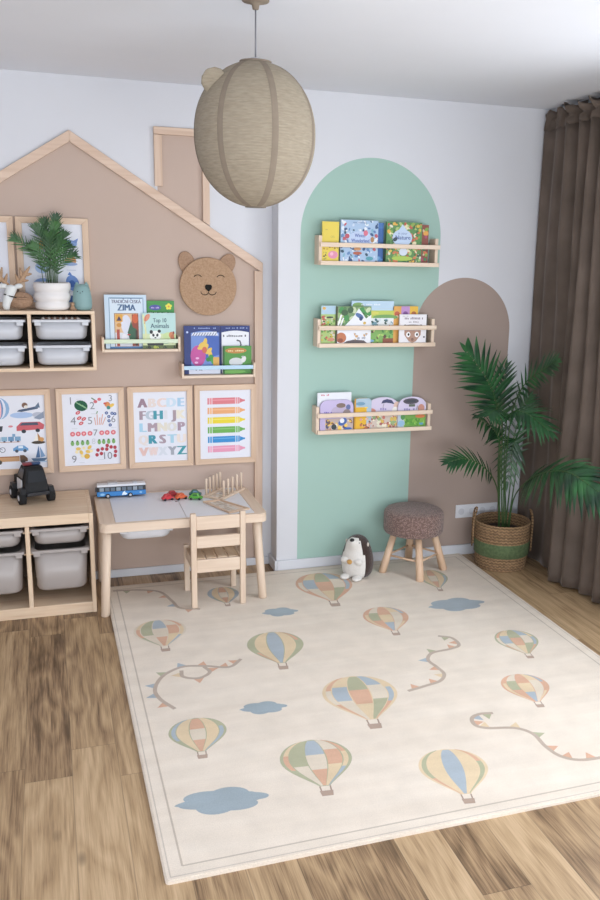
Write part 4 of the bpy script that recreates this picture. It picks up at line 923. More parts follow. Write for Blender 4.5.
M['lantern'] = lantern(); M['seam'] = plain('lantern_seam_tape', '#857869', .9, .05, 40)
R_ = Vector((.976, -.218, 0)); Fr = Vector((-.218, -.976, 0))
seams = [math.radians(17.8 + 51.43 * k) for k in range(7)]
def lp(phi, z, extra=0):
    q = (z - LZ) / .236; rad = LR * max(0.0, 1 - abs(q) ** 2.15) ** .5
    rad = max(rad, .052 if q > 0 else .034) + extra
    # gentle flattening between the wires
    k = ((phi - seams[0]) / math.radians(51.43)) % 1; rad *= 1 - .012 * (1 - (2 * k - 1) ** 2)
    d = R_ * math.sin(phi) + Fr * math.cos(phi); return (LX + d.x * rad, LY + d.y * rad, z)
NS = 140; zz = [LZ - .234 + .468 * (.5 - .5 * math.cos(PI * k / 56)) for k in range(57)]
sh = MB().sm()
sh.loft([[lp(2 * PI * i / NS, z) for i in range(NS)] for z in zz], False, False)
so = sh.build('shade', M['lantern'], t); md = so.modifiers.new('paper', 'SOLIDIFY'); md.thickness = .0015; md.offset = -1
for ph in seams:
    s = MB().sm(); hwid = .011
    vs = []
    for z in zz[1:-1]:
        r0 = max(.05, math.hypot(lp(ph, z)[0] - LX, lp(ph, z)[1] - LY)); a = min(.2, hwid / r0)
        vs.append([lp(ph - a, z, .0008), lp(ph, z, .0014), lp(ph + a, z, .0008)])
    n = len(vs); s.add([p for r in vs for p in r], [(3 * i + j, 3 * i + j + 1, 3 * i + j + 4, 3 * i + j + 3) for i in range(n - 1) for j in range(2)])
    s.build('seam', M['seam'], so)
MB().sm().lathe([(.050, .0), (.054, .002), (.054, .010), (.050, .010)], (LX, LY, LZ + .225), 40, False, False).build('top_ring', M['seam'], t)
MB().sm().lathe([(.030, .0), (.036, .0), (.036, .008), (.030, .008)], (LX, LY, LZ - .236), 40, False, False).build('bottom_ring', M['seam'], t)
wr = MB()
for a in range(3): d = Vector((math.cos(a * 2.094), math.sin(a * 2.094), 0)); wr.cyl((LX, LY, LZ + .230), (LX + d.x * .052, LY + d.y * .052, LZ + .230), .0015, seg=6)
wr.cyl((LX, LY, LZ + .12), (LX, LY, LZ + .245), .017, seg=16); wr.build('lamp_holder', M['metal_white'], t)
MB().sm().cyl((LX, LY, LZ + .24), (LX, LY, CEIL - .026), .0028, seg=8).build('cord', M['cord'], t)
MB().sm().lathe([(.046, .0), (.044, -.004), (.024, -.009), (.013, -.014), (.010, -.028), (.004, -.029)], (LX, LY, CEIL - .0005), 32).build('ceiling_cup', M['seam'], t)
# ear: a small stuffed leaf seen flat from the room
ec = Vector(lp(math.radians(-62), LZ + .165)) + Vector((.010, -.012, -.030)); edir = Vector((ec.x - LX, ec.y - LY, .16)).normalized()
ex = Vector((-.62, -.18, .76)).normalized(); en = Fr * .95 + Vector((-.2, 0, .1)); en = (en - ex * en.dot(ex)).normalized(); ey = en.cross(ex)
rings = []
for k, (q, ww) in enumerate(((-.046, .002), (-.036, .016), (-.02, .026), (0, .033), (.018, .031), (.030, .020), (.036, .004))):
    rings.append([ec + ex * (q * 1.35 + .018) + ey * ww * 1.3 * math.cos(2 * PI * i / 20) + en * (min(.009, ww * .5) * math.sin(2 * PI * i / 20)) for i in range(20)])
MB().sm().loft(rings).build('ear', M['lantern'], t)

# ------------------------------------------------------------------ stool
SX, SY, SR = .748, -.356, .182
t = thing('stool', 'round stool with brown boucle cushion seat and four splayed wooden legs', 'stool', (SX, SY, RUGZ))
def boucle():
    m, tt, N, K, b = new_mat('brown_boucle')
    tc = N.new('ShaderNodeTexCoord'); vo = N.new('ShaderNodeTexVoronoi'); vo.inputs['Scale'].default_value = 130; K.new(tc.outputs['Object'], vo.inputs['Vector'])
    r = ramp(N, [(.1, '#a98d84'), (.6, '#6f5851')]); K.new(vo.outputs['Distance'], r.inputs[0]); K.new(r.outputs[0], b.inputs['Base Color']); b.inputs['Roughness'].default_value = .95
    b.inputs['Sheen Weight'].default_value = .25
    bp = N.new('ShaderNodeBump'); bp.inputs['Strength'].default_value = .9; bp.inputs['Distance'].default_value = .006; bp.invert = True
    K.new(vo.outputs['Distance'], bp.inputs['Height']); K.new(bp.outputs[0], b.inputs['Normal'])
    return m
MB().sm().lathe([(.0, .250), (.155, .250), (.165, .254), (.170, .264), (.171, .30), (.171, .352), (.168, .368), (.158, .379), (.12, .386), (.06, .389), (.0, .390)], (SX, SY, 0), 64, False, False).build('seat', boucle(), t)
feet = [(.575, -.338), (.728, -.530), (.932, -.392), (.800, -.182)]
ptm = []
for fx, fy in feet:
    d = Vector((fx - SX, fy - SY)); tx, ty = SX + d.x * .62, SY + d.y * .62
    MB().sm().tube([(fx, fy, ON), (fx, fy, ON + .003), (tx, ty, .256)], [.020, .023, .019], 20).build('leg', M['beech'], t)
    k = .42; ptm.append((fx + (tx - fx) * k, fy + (ty - fy) * k, RUGZ + (.256 - RUGZ) * k))
for k in range(4): MB().sm().cyl(ptm[k], ptm[(k + 1) % 4], .006, seg=10).build('stretcher', M['beech'], t)

# ------------------------------------------------------------------ hedgehog plush
HX, HY = .416, -.352
t = thing('hedgehog_plush', 'dark brown and white plush hedgehog sitting on the rug by the stool', 'plush toy', (HX, HY, RUGZ))
Fd = Vector((-.70, -.71, 0)).normalized(); Rd = Vector((-Fd.y, Fd.x, 0))  # facing, its own side axis
hp = lambda f, s, z: (HX + Fd.x * f + Rd.x * s, HY + Fd.y * f + Rd.y * s, ON + z)
b = MB().sm(); prof = [(.0, .0), (.055, .003), (.078, .025), (.086, .06), (.087, .095), (.082, .13), (.074, .16), (.066, .185), (.056, .207), (.040, .226), (.020, .237), (.0, .240)]
SG = 40; pts = []; z_of = []
fine = spline([(r, 0, zz_) for r, zz_ in prof], 4)
rings = []
for v in fine:
    r, zv = max(v.x, .001), v.z; ring = []
    for k in range(SG):
        a = 2 * PI * k / SG; f, s = r * math.cos(a) * .98, r * math.sin(a) * 1.06
        # snout pushed forward and up
        g = math.exp(-((zv - .204) / .026) ** 2) * max(0, math.cos(a)) ** 3; f += .030 * g
        ring.append(hp(f, s, zv + .020 * g))
    rings.append(ring)
n = len(rings)
for i in range(n - 1):
    zv = fine[i].z
    for k in range(SG):
        a = ((2 * PI * (k + .5) / SG + PI) % (2 * PI)) - PI
        lim = .90 if zv < .14 else (.85 if zv < .215 else (.62 if zv < .228 else 0))
        b.col('#e4e0da' if abs(a) < lim else '#38251f')
        b.add([rings[i][k], rings[i][(k + 1) % SG], rings[i + 1][(k + 1) % SG], rings[i + 1][k]], [(0, 1, 2, 3)])
bo = b.build('body', M['plush'], t)
bm_ = bmesh.new(); bm_.from_mesh(bo.data); bmesh.ops.remove_doubles(bm_, verts=bm_.verts, dist=2e-4); bmesh.ops.recalc_face_normals(bm_, faces=bm_.faces); bm_.to_mesh(bo.data); bm_.free()
rot = Matrix((Fd, Rd, Vector((0, 0, 1)))).transposed()
def hell(name, f, s, z, rad, c, m='plush'): return MB().sm().col(c).ell(hp(f, s, z), rad, rot, 16, 10).build(name, M[m], t)
hell('nose', .076, 0, .230, (.012, .013, .011), '#15110f', 'toy')
for s in (-1, 1):
    hell('eye', .058, s * .034, .212, (.005, .005, .006), '#0f0d0c', 'toy'); hell('ear', .008, s * .066, .196, (.008, .006, .013), '#d8cdbf')
    hell('foot', .078, s * .036, .013, (.036, .027, .015), '#e4e0da'); hell('arm', .074, s * .040, .108, (.018, .028, .020), '#e4e0da')
hell('nut', .094, -.004, .108, (.013, .016, .014), '#c99a55')

# ------------------------------------------------------------------ basket and palm
KX, KY, KR = 1.318, -.362, .163
t = thing('planter_basket', 'round seagrass basket with a green band, under the tall palm', 'basket', (KX, KY, 0))
def grass(name, a, b_, zf=2 * PI / .018):
    m, tt, N, K, b = new_mat(name)
    tc = N.new('ShaderNodeTexCoord'); sp = N.new('ShaderNodeSeparateXYZ'); K.new(tc.outputs['Object'], sp.inputs[0])
    ang = mathn(N, K, 'ARCTAN2', mathn(N, K, 'SUBTRACT', sp.outputs['Y'], KY), mathn(N, K, 'SUBTRACT', sp.outputs['X'], KX))
    no = N.new('ShaderNodeTexNoise'); no.inputs['Scale'].default_value = 70; no.inputs['Detail'].default_value = 4; K.new(tc.outputs['Object'], no.inputs['Vector'])
    sn = mathn(N, K, 'SINE', mathn(N, K, 'ADD', mathn(N, K, 'MULTIPLY', sp.outputs['Z'], zf), mathn(N, K, 'MULTIPLY', mathn(N, K, 'SINE', mathn(N, K, 'MULTIPLY', ang, 40)), .9)))
    h = mathn(N, K, 'ADD', mathn(N, K, 'MULTIPLY', sn, .22), no.outputs[0])
    r = ramp(N, [(.25, a), (.75, b_)]); K.new(h, r.inputs[0]); K.new(r.outputs[0], b.inputs['Base Color']); b.inputs['Roughness'].default_value = .85
    bp = N.new('ShaderNodeBump'); bp.inputs['Strength'].default_value = .8; bp.inputs['Distance'].default_value = .008; K.new(h, bp.inputs['Height']); K.new(bp.outputs[0], b.inputs['Normal'])
    return m
M['grass'] = grass('braided_seagrass', '#6b543c', '#a38360'); M['gband'] = grass('green_dyed_band', '#4c5f3e', '#6f8259', 2 * PI / .007)
pr = lambda z: .150 + .013 * min(1, z / .2)
zs = [k * .275 / 44 for k in range(45)]
MB().sm().lathe([(.0, .0)] + [(pr(z) + .003 * math.sin(2 * PI * z / .022), z + .001) for z in zs] + [(pr(.27) - .004, .279), (pr(.27) - .012, .274), (.146, .03), (.0, .03)], (KX, KY, 0), 64, False, False).build('basket_body', M['grass'], t)
MB().sm().lathe([(pr(.085) + .002, .082), (pr(.09) + .005, .085), (pr(.16) + .005, .163), (pr(.16) + .002, .166)], (KX, KY, 0), 64, False, False).build('dyed_band', M['gband'], t)
for ang, sg in ((158, 1), (-26, -1)):
    a = math.radians(ang); d = Vector((math.cos(a), math.sin(a), 0)); s = Vector((-d.y, d.x, 0)); c = Vector((KX, KY, 0))
    q = [c + d * (KR + .008) - s * .022 + Vector((0, 0, .10)), c + d * (KR + .009) - s * .022 + Vector((0, 0, .20)), c + d * (KR + .010) - s * .022 + Vector((0, 0, .275)), c + d * (KR + .002) - s * .012 + Vector((0, 0, .335)), c + d * (KR - .008) + s * .012 + Vector((0, 0, .345)),
         c + d * (KR + .002) + s * .030 + Vector((0, 0, .31)), c + d * (KR + .010) + s * .040 + Vector((0, 0, .26)), c + d * (KR + .009) + s * .042 + Vector((0, 0, .14))]
    MB().sm().tube(spline(q, 5), .0052, 8).build('handle', M['grass'], t)

def leafmat(name, a, b_, rough=.42):
    m, tt, N, K, b = new_mat(name)
    tc = N.new('ShaderNodeTexCoord'); no = N.new('ShaderNodeTexNoise'); no.inputs['Scale'].default_value = 9; no.inputs['Detail'].default_value = 3; K.new(tc.outputs['Object'], no.inputs['Vector'])
    r = ramp(N, [(.35, a), (.65, b_)]); K.new(no.outputs[0], r.inputs[0]); K.new(r.outputs[0], b.inputs['Base Color']); b.inputs['Roughness'].default_value = rough
    return m
M['leaf'] = leafmat('palm_leaf', '#173223', '#306035', .33); M['stem'] = plain('green_stem', '#3c5a2e', .5, .15, 20); M['soil'] = plain('dark_soil', '#2b211b', .95, .3, 60, bump=.8, bscale=90)
M['leaf2'] = leafmat('parlour_palm_leaf', '#1f4428', '#3f6e38')
def frond(name, path, f0, nl, length, width, nrm, parent, mat, stem_r=.006, droop=.25, ang=(62, 28), curl=.0):
    """path: rachis way points; leaflets from fraction f0 to the tip; nrm: way the blade faces"""
    C = spline(path, 10); N_ = len(C); mb = MB(); nrm = Vector(nrm).normalized()
    mb.mat(1).sm(); mb.tube(C, [stem_r * (1 - .75 * k / (N_ - 1)) for k in range(N_)], 8)
    mb.mat(0)
    i0 = int(f0 * (N_ - 1)); R = random.Random(int(length * 9999) + nl)
    for j in range(nl):
        q = j / (nl - 1); x = i0 + (N_ - 1 - i0) * q; k = min(int(x), N_ - 2); fr = x - k
        p = C[k].lerp(C[k + 1], fr); d = (C[k + 1] - C[k]).normalized()
        b = d.cross(nrm).normalized(); nn = b.cross(d).normalized()
        ll = length * (math.sin(PI * (.16 + .74 * q)) ** .8) * R.uniform(.92, 1.06); a = math.radians(ang[0] + (ang[1] - ang[0]) * q)
        for s in (-1, 1):
            if q > .985 and s < 0: a2 = 0
            else: a2 = a + math.radians(R.uniform(-5, 5))
            dr = d * math.cos(a2) + b * s * math.sin(a2) + nn * R.uniform(-.04, .16)
            dr.normalize(); side = (dr.cross(nn)).normalized()
            rows = []
            for m in range(6):
                f = m / 5; w = width * (.35 + .65 * math.sin(PI * min(1, .25 + f * .75)) ** .8) * (1 - f ** 3) + .0004
                c = p + dr * ll * f + Vector((0, 0, -droop * ll * f * f)) + nn * (curl * ll * f * f)
                rows.append([c - side * w * .5 - nn * w * .18, c + nn * w * .0, c + side * w * .5 - nn * w * .18])
            mb.add([v for r in rows for v in r], [(3 * m + e, 3 * m + e + 1, 3 * m + e + 4, 3 * m + e + 3) for m in range(5) for e in range(2)])
    return mb.build(name, [mat, M['stem']], parent, recalc=False)
t = thing('areca_palm', 'tall dark green artificial palm standing in the seagrass basket', 'plant', (KX, KY, .031))
MB().sm().lathe([(.0, .031), (.135, .031), (.142, .21), (.10, .222), (.0, .225)], (KX, KY, 0), 40, False, False).build('soil', M['soil'], t)
B0 = lambda a, b: (KX + a, KY + b, .215)
CAMD = (-.5, -.85, .25)
fr_args = [
    ([B0(-.015, .01), (1.266, -.36, .58), (1.262, -.36, .80), (1.215, -.38, .985), (1.120, -.42, 1.135), (.978, -.46, 1.285)], .50, 26, .235, .024, (-.35, -.9, .35), .10, (62, 26)),
    ([B0(.02, -.01), (1.31, -.37, .58), (1.30, -.42, .93), (1.295, -.55, 1.115), (1.315, -.68, 1.205), (1.325, -.80, 1.27)], .52, 20, .15, .018, (-.8, -.5, .4), .10, (55, 25)),
    ([B0(0, -.02), (1.283, -.40, .59), (1.250, -.45, .83), (1.215, -.54, .945), (1.245, -.66, .975), (1.315, -.80, .90)], .55, 22, .18, .023, (-.2, -.45, .88), .25, (64, 30)),
    ([B0(-.01, -.02), (1.270, -.40, .55), (1.235, -.44, .80), (1.17, -.53, .945), (1.10, -.60, .985), (1.03, -.65, .975)], .60, 17, .165, .021, (-.1, -.35, .95), .28, (60, 25)),
    ([B0(-.03, -.01), (1.272, -.385, .405), (1.205, -.42, .55), (1.09, -.47, .650), (.975, -.50, .698), (.865, -.53, .690)], .42, 24, .15, .018, (-.15, -.62, .78), .22, (60, 30)),
    ([B0(.03, -.02), (1.335, -.44, .42), (1.270, -.67, .585), (1.215, -.94, .710), (1.200, -1.19, .775), (1.235, -1.40, .730)], .40, 30, .27, .030, (-.60, -.32, .72), .34, (52, 24)),
    ([B0(.04, .01), (1.405, -.31, .45), (1.425, -.29, .64), (1.405, -.30, .745), (1.37, -.32, .66), (1.345, -.34, .50)], .42, 22, .15, .016, (-.3, -.9, .2), .15, (62, 32)),
    ([B0(.03, .02), (1.37, -.33, .5), (1.385, -.30, .72), (1.42, -.31, .90), (1.45, -.34, 1.0)], .45, 18, .15, .016, (-.5, -.8, .2), .15, (58, 30)),
    ([B0(-.02, .01), (1.265, -.39, .55), (1.235, -.42, .74), (1.18, -.44, .84), (1.045, -.50, .925)], .55, 18, .15, .017, (-.2, -.6, .75), .45, (60, 28)),
    ([B0(.0, .03), (1.29, -.33, .55), (1.285, -.31, .80), (1.29, -.30, 1.0), (1.30, -.31, 1.17)], .50, 18, .16, .017, (-.3, -.9, .2), .12, (52, 24)),
]
for pth, f0, nl, ln, wdt, nr, dp_, an in fr_args: frond('frond', pth, f0, int(nl * .66), ln, wdt * 1.02, nr, t, M['leaf'], .0048, dp_, an)

# ------------------------------------------------------------------ wall socket strip
t = thing('power_socket', 'white four-gang wall socket strip low on the beige arch', 'socket', (1.11, YA, .235))
MB().box(1.112, 1.392, YA - .009, YA - .0005, .236, .318).build('plate', M['white_plastic'], t, bevel=.003)
for k in range(4):
    x = 1.147 + k * .070
    disc(MB(), x, .277, .026, YA - .0092, YA - .012, 28).build('socket_insert', M['white_plastic'], t, bevel=.001)
    q = disc(MB(), x, .277, .020, YA - .0122, YA - .0128, 28); q.build('socket_well', M['metal_white'], t)

# ------------------------------------------------------------------ curtain
def velvet():
    m, tt, N, K, b = new_mat('brown_velvet')
    tc = N.new('ShaderNodeTexCoord'); no = N.new('ShaderNodeTexNoise'); no.inputs['Scale'].default_value = 5; no.inputs['Detail'].default_value = 6; K.new(tc.outputs['Object'], no.inputs['Vector'])
    r = ramp(N, [(.3, '#54483f'), (.7, '#695b51')]); K.new(no.outputs[0], r.inputs[0]); K.new(r.outputs[0], b.inputs['Base Color']); b.inputs['Roughness'].default_value = .8
    b.inputs['Sheen Weight'].default_value = .35; b.inputs['Sheen Roughness'].default_value = .35; b.inputs['Sheen Tint'].default_value = (.75, .65, .6, 1)
    return m
M['velvet'] = velvet()
def cx_(y, z):
    s = -y; f = z / 2.57
    env = min(1, max(0, (s - .50) / .16)); env = env * env * (3 - 2 * env)   # tight against the wall behind the basket, then out into the room
    w = 2 * PI * (s / .122 + .28 * math.sin(s * 7.3) + .10 * math.sin(3 * z + s * 9))
    tf = min(1, max(0, (f - .5) / .25)) * min(1, max(0, (s - .26) / .2)); env = max(env, tf * tf * (3 - 2 * tf))
    amp = (.015 + .019 * env) * (1 - .45 * (1 - f))
    big = .070 * (1 - f) ** .8 * math.exp(-((s - .74) / .10) ** 2)
    mean = 1.540 - (.034 - .016 * (1 - f)) * env
    return min(1.566, mean + amp * math.sin(w) - big)
cu = MB().sm(); NY, NZ = 330, 40; ys = [-.168 - k * (1.24 / NY) for k in range(NY + 1)]; zs = [.012 + k * (2.485 - .012) / NZ for k in range(NZ + 1)]
cu.add([(cx_(y, z), y - .015 * (1 - z / 2.5) * math.sin(y * 11), z) for z in zs for y in ys], [(a * (NY + 1) + k, a * (NY + 1) + k + 1, (a + 1) * (NY + 1) + k + 1, (a + 1) * (NY + 1) + k) for a in range(NZ) for k in range(NY)])
co = cu.build('curtain', M['velvet'], org=(1.50, -.8, .012), recalc=False); co['org'] = 1
md = co.modifiers.new('cloth', 'SOLIDIFY'); md.thickness = .003
tag(co, 'long brown velvet curtain in folds hanging from ceiling height to the floor', 'curtain')
hd = MB().sm(); hz = [2.480, 2.495, 2.515, 2.530, 2.545, 2.562, 2.578]
def hx(y, z):
    q = (z - 2.48) / .098; pinch = 1 - .55 * math.exp(-((z - 2.530) / .012) ** 2)
    return min(1.568, 1.524 + (cx_(y, 2.485) - 1.524) * pinch * (1 + .45 * q * q) + .004 * math.sin(y * 150 + z * 60))
hd.add([(hx(y, z), y, z + (.010 * math.sin(y * 53) + .006 * math.sin(y * 121)) * max(0, (z - 2.53) / .05)) for z in hz for y in ys], [(a * (NY + 1) + k, a * (NY + 1) + k + 1, (a + 1) * (NY + 1) + k + 1, (a + 1) * (NY + 1) + k) for a in range(len(hz) - 1) for k in range(NY)])
ho = hd.build('heading', M['velvet'], co, recalc=False); md = ho.modifiers.new('cloth', 'SOLIDIFY'); md.thickness = .003; ho['label'] = 'gathered frill heading'
t = thing('curtain_rod', 'thin white rod end and bracket at the top corner of the curtain', 'curtain rod', (1.53, -.17, 2.52))
MB().sm().cyl((1.536, -.160, 2.525), (1.536, -.186, 2.525), .006, seg=12).build('rod', M['metal_white'], t)
MB().box(1.532, XR - .0005, -.172, -.168, 2.518, 2.532).build('bracket', M['metal_white'], t, bevel=.001)

# ------------------------------------------------------------------ things on the wall unit
UT = UZ1 + .0003
px, py = -1.143, -.116
t = thing('flower_pot', 'white ribbed ceramic pot on the wall unit', 'plant pot', (px, py, UT))
MB().sm().lathe([(.0, 0), (.070, 0), (.080, .006), (.085, .020), (.081, .036), (.077, .042), (.083, .049), (.088, .064), (.084, .082), (.079, .088), (.085, .095), (.089, .112), (.087, .128), (.083, .134), (.076, .132), (.073, .05), (.0, .05)], (px, py, UT), 48, False, False).build('pot_body', M['cer_white'], t)
t = thing('parlour_palm', 'small feathery green palm growing from the white ribbed pot', 'plant', (px, py, UT + .051))
MB().sm().lathe([(.0, .051), (.069, .051), (.072, .110), (.0, .118)], (px, py, UT), 32, False, False).build('soil', M['soil'], t)
Rp = random.Random(8)
spec = [(-.165, -.01, .345), (-.06, -.04, .40), (-.02, .03, .43), (.025, -.05, .41), (.07, .02, .37), (.055, -.07, .33), (-.075, -.06, .31), (.11, -.02, .27), (-.10, .03, .30), (.0, -.08, .36), (.09, .04, .31), (-.035, .05, .385), (.03, .06, .40), (.035,-.02,.45)]
for k, (dx, dy, hh) in enumerate(spec):
    b0 = Vector((px + dx * .22, py + dy * .3, UT + .112)); tip = Vector((px + dx, max(-.20, min(-.035, py + dy)), UT + hh))
    m1 = b0.lerp(tip, .45) + Vector((-dx * .22, 0, .03)); m2 = b0.lerp(tip, .8) + Vector((-dx * .06, 0, .022))
    frond('frond', [b0, m1, m2, tip], .22, 13, .066, .0075, (dx * .8, -.9, .3), t, M['leaf2'], .0022, .06, (50, 24))
# cat-shaped night light
nx, ny = -1.003, -.135
t = thing('cat_night_light', 'mint green cat-shaped night light beside the potted palm', 'lamp', (nx, ny, UT))
b = MB().sm(); b.lathe([(.0, 0), (.036, 0), (.043, .006), (.047, .025), (.0465, .055), (.043, .085), (.037, .110), (.028, .122), (.014, .128), (.0, .129)], (nx, ny, UT), 40, False, False); b.build('body', M['mint'], t)
for s in (-1, 1): MB().sm().loft([[(nx + s * .022 + r * math.cos(2 * PI * k / 12), ny + r * .7 * math.sin(2 * PI * k / 12), UT + z) for k in range(12)] for r, z in ((.013, .114), (.010, .126), (.004, .136), (.001, .138))]).build('ear', M['mint'], t)
fc = MB()
for s in (-1, 1): fc.ell((nx - .010 + s * .012, ny - .0415, UT + .093), (.0022, .002, .003), None, 8, 6)
fc.ell((nx - .010, ny - .0425, UT + .086), (.003, .002, .002), None, 8, 6); fc.build('face', M['stitch'], t)
# little wooden figure
t = thing('wooden_figure', 'tiny brown wooden figure between the white pot and the cat light', 'ornament', (-1.050, -.165, UT))
MB().sm().lathe([(.0, 0), (.011, 0), (.012, .010), (.008, .020), (.006, .024), (.009, .030), (.007, .038), (.0, .041)], (-1.050, -.165, UT), 20, False, False).build('body', M['jute'], t)
MB().sm().ell((-1.047, -.172, UT + .006), (.016, .008, .0055)).build('base', M['jute_d'], t)
# antlered ornament
ox, oy = -1.326, -.125
t = thing('reindeer_ornament', 'reindeer ornament with a white head, brown antlers and a wicker body', 'ornament', (ox, oy, UT))
b = MB().sm()
Rw = random.Random(3)
for k in range(22):
    a = k * .30; tilt = Matrix.Rotation(Rw.uniform(-1.2, 1.2), 3, 'X') @ Matrix.Rotation(a * 2.1, 3, 'Z')
    b.tube([Vector((ox + .032, oy + .004, UT + .046)) + Vector((v.x * 1.45, v.y * .95, v.z * 1.0)) for v in [tilt @ Vector((.040 * math.cos(2 * PI * i / 20), .040 * math.sin(2 * PI * i / 20), .0)) for i in range(21)]], .0042, 6)
b.ell((ox + .032, oy + .004, UT + .044), (.050, .034, .034)); b.build('body', M['jute_d'], t)
b = MB().sm(); M['felt'] = plain('white_felt', '#dcdedd', .9, .03, 40)
b.tube(spline([(ox - .022, oy - .036, UT + .004), (ox - .032, oy - .040, UT + .022), (ox - .022, oy - .036, UT + .060), (ox - .008, oy - .028, UT + .095), (ox - .004, oy - .022, UT + .118)], 5), [.006, .010, .014, .016, .017, .018, .018, .019, .020, .021, .022, .023, .023, .024, .024, .025, .026, .026, .026, .022, .014], 16); b.build('head', M['felt'], t)
for s, e in ((-1, (ox - .075, oy - .03, UT + .108)), (1, (ox + .048, oy - .03, UT + .116))):
    MB().sm().tube(spline([(ox - .006 + s * .014, oy - .026, UT + .108), ((ox + e[0]) / 2 + s * .006, oy - .03, UT + .116), e], 5), [.006, .009, .011, .012, .012, .012, .012, .011, .010, .007, .002], 12).build('ear', M['felt'], t)
for s in (-1, 1):
    an = MB().sm(); bx0 = ox - .002 + s * .012; q = lambda u, v: (bx0 + s * u, oy - .012, UT + .112 + v)
    an.tube(spline([q(0, 0), q(.030, .030), q(.052, .062), q(.075, .098)], 5), [.010] * 6 + [.012] * 5 + [.010, .008, .007, .005, .003], 10)
    for a_, b_ in (((.020, .020), (.006, .062)), ((.038, .042), (.028, .092)), ((.050, .058), (.082, .062)), ((.030, .030), (.066, .030))): an.tube([q(*a_), q((a_[0] + b_[0]) / 2, (a_[1] + b_[1]) / 2), q(*b_)], [.009, .008, .003], 8)
    an.build('antler', M['jute'], t)
MB().sm().tube(spline([(ox - .040, oy - .048, UT + .078), (ox - .010, oy - .056, UT + .068), (ox + .016, oy - .050, UT + .062)], 5), .003, 8).build('strap', M['stitch'], t)

# ------------------------------------------------------------------ toy jeep on the cabinet
JT = CH + .0003
jx, jy = -1.292, -.150
t = thing('toy_jeep', 'black and white toy police jeep on the low pine cabinet', 'toy car', (jx, jy, JT))
jr = Matrix.Rotation(math.radians(17), 3, 'Z') @ Matrix.Scale(1.13, 3)
J = lambda x, y, z: tuple(Vector((jx, jy, JT)) + jr @ Vector((x * (1 - .30 * max(0, min(1, (z - .104) / .06))), y, z)))     # x across, y forward (to the wall), z up
def jprism(mb, prof, x0, x1): return mb.prism(prof, lambda u, v, n: J(n, u, v), x0, x1)
b = MB().col('#0a0b0f'); jprism(b, [(-.086, .045), (-.080, .075), (-.066, .150), (-.050, .163), (.022, .163), (.048, .115), (.094, .104), (.100, .050), (.09, .036), (-.08, .036)], -.052, .052); b.build('body', M['toy_matte'], t, bevel=.006)
for s in (-1, 1):
    b = MB().col('#d4d7db'); jprism(b, [(-.040, .050), (-.044, .104), (.030, .104), (.036, .050)], *sorted((s * .0521, s * .0555))); o = b.build('door', M['toy'], t, bevel=.002); o['label'] = 'white side door'
    b = MB().col('#1c2430'); jprism(b, [(-.046, .112), (-.038, .150), (.012, .150), (.032, .112)], *sorted((s * .0521, s * .0535))); b.build('side_window', M['toy'], t)
    b = MB().col('#15171c'); jprism(b, [(-.096, .052), (-.080, .074), (-.050, .074), (-.034, .052)], *sorted((s * .050, s * .074))); b.build('fender', M['toy'], t, bevel=.003)
    b = MB().col('#15171c'); jprism(b, [(.030, .052), (.046, .074), (.078, .074), (.094, .052)], *sorted((s * .050, s * .074))); b.build('fender', M['toy'], t, bevel=.003)
    for yy in (-.064, .064):
        wv = MB().sm(); wv.tube([J(s * .048, yy, .030), J(s * .050, yy, .030), J(s * .076, yy, .030), J(s * .078, yy, .030)], [.029, .034, .034, .029], 24)
        o = wv.build('wheel', M['rubber'], t); MB().sm().cyl(J(s * .0782, yy, .030), J(s * .0800, yy, .030), .016, .012, 16).build('hub', M['metal_white'], o)
b = MB().col('#1a1c22'); b.obox(J(0, -.094, .048), jr @ Vector((.050, 0, 0)), jr @ Vector((0, .007, 0)), (0, 0, .009)); b.build('bumper', M['toy'], t, bevel=.003)
b = MB().col('#10151d'); jprism(b, [(-.0800, .098), (-.0690, .146), (-.0700, .146), (-.0812, .098)], -.040, .040); b.build('rear_window', M['toy_matte'], t)
lb = MB(); lb.col('#7d2830').obox(J(-.023, -.012, .170), jr @ Vector((.022, 0, 0)), jr @ Vector((0, .013, 0)), (0, 0, .007)); lb.col('#28466e').obox(J(.023, -.012, .170), jr @ Vector((.022, 0, 0)), jr @ Vector((0, .013, 0)), (0, 0, .007)); lb.build('light_bar', M['toy'], t, bevel=.004)

# ------------------------------------------------------------------ toys on the table
TT = TH + .0003
bx, by = -.842, -.058
t = thing('toy_bus', 'blue and white toy city bus on the table against the wall', 'toy bus', (bx, by, TT))
b = MB(); LN = .128; hw2 = .026; q = lambda x, y, z: (bx + x, by + y, TT + z)
def bl(c, z0, z1, x0=-LN, x1=LN, g=0): b.col(c).box(bx + x0, bx + x1, by - hw2 - g, by + hw2 + g, TT + z0, TT + z1)
bl('#2f7fc4', .010, .036); bl('#20262e', .036, .062, -LN + .002, LN - .001); bl('#dfe2e8', .062, .074, -LN + .001, LN - .001); b.build('body', M['toy'], t, bevel=.003)
wn = MB()
for k in range(8): x = -LN + .014 + k * .029; wn.col('#5d6b78' if k % 3 else '#8e9aa5').box(bx + x, bx + x + .022, by - hw2 - .0012, by - hw2 + .001, TT + .039, TT + .058)
wn.build('window_strip', M['toy'], t)
dk = MB(); Ad = Art(dk, lambda u, v, n: (bx + u, by - hw2 - .0004 - n, TT + v))
Ad.ell(-.10, .022, .012, .007, '#8fc3ea'); Ad.poly([(.0, .014), (.022, .014), (.03, .022), (.016, .03), (.02, .04), (.006, .028)], '#dfeefa'); Ad.ell(.10, .024, .008, .005, '#8fc3ea'); dk.build('livery', M['toy'], t, recalc=False)
rf = MB(); rf.col('#c4c8cf').box(bx - .070, bx - .020, by - .018, by + .018, TT + .074, TT + .080).box(bx + .06, bx + .085, by - .014, by + .014, TT + .074, TT + .079); rf.build('roof_unit', M['toy'], t, bevel=.002)
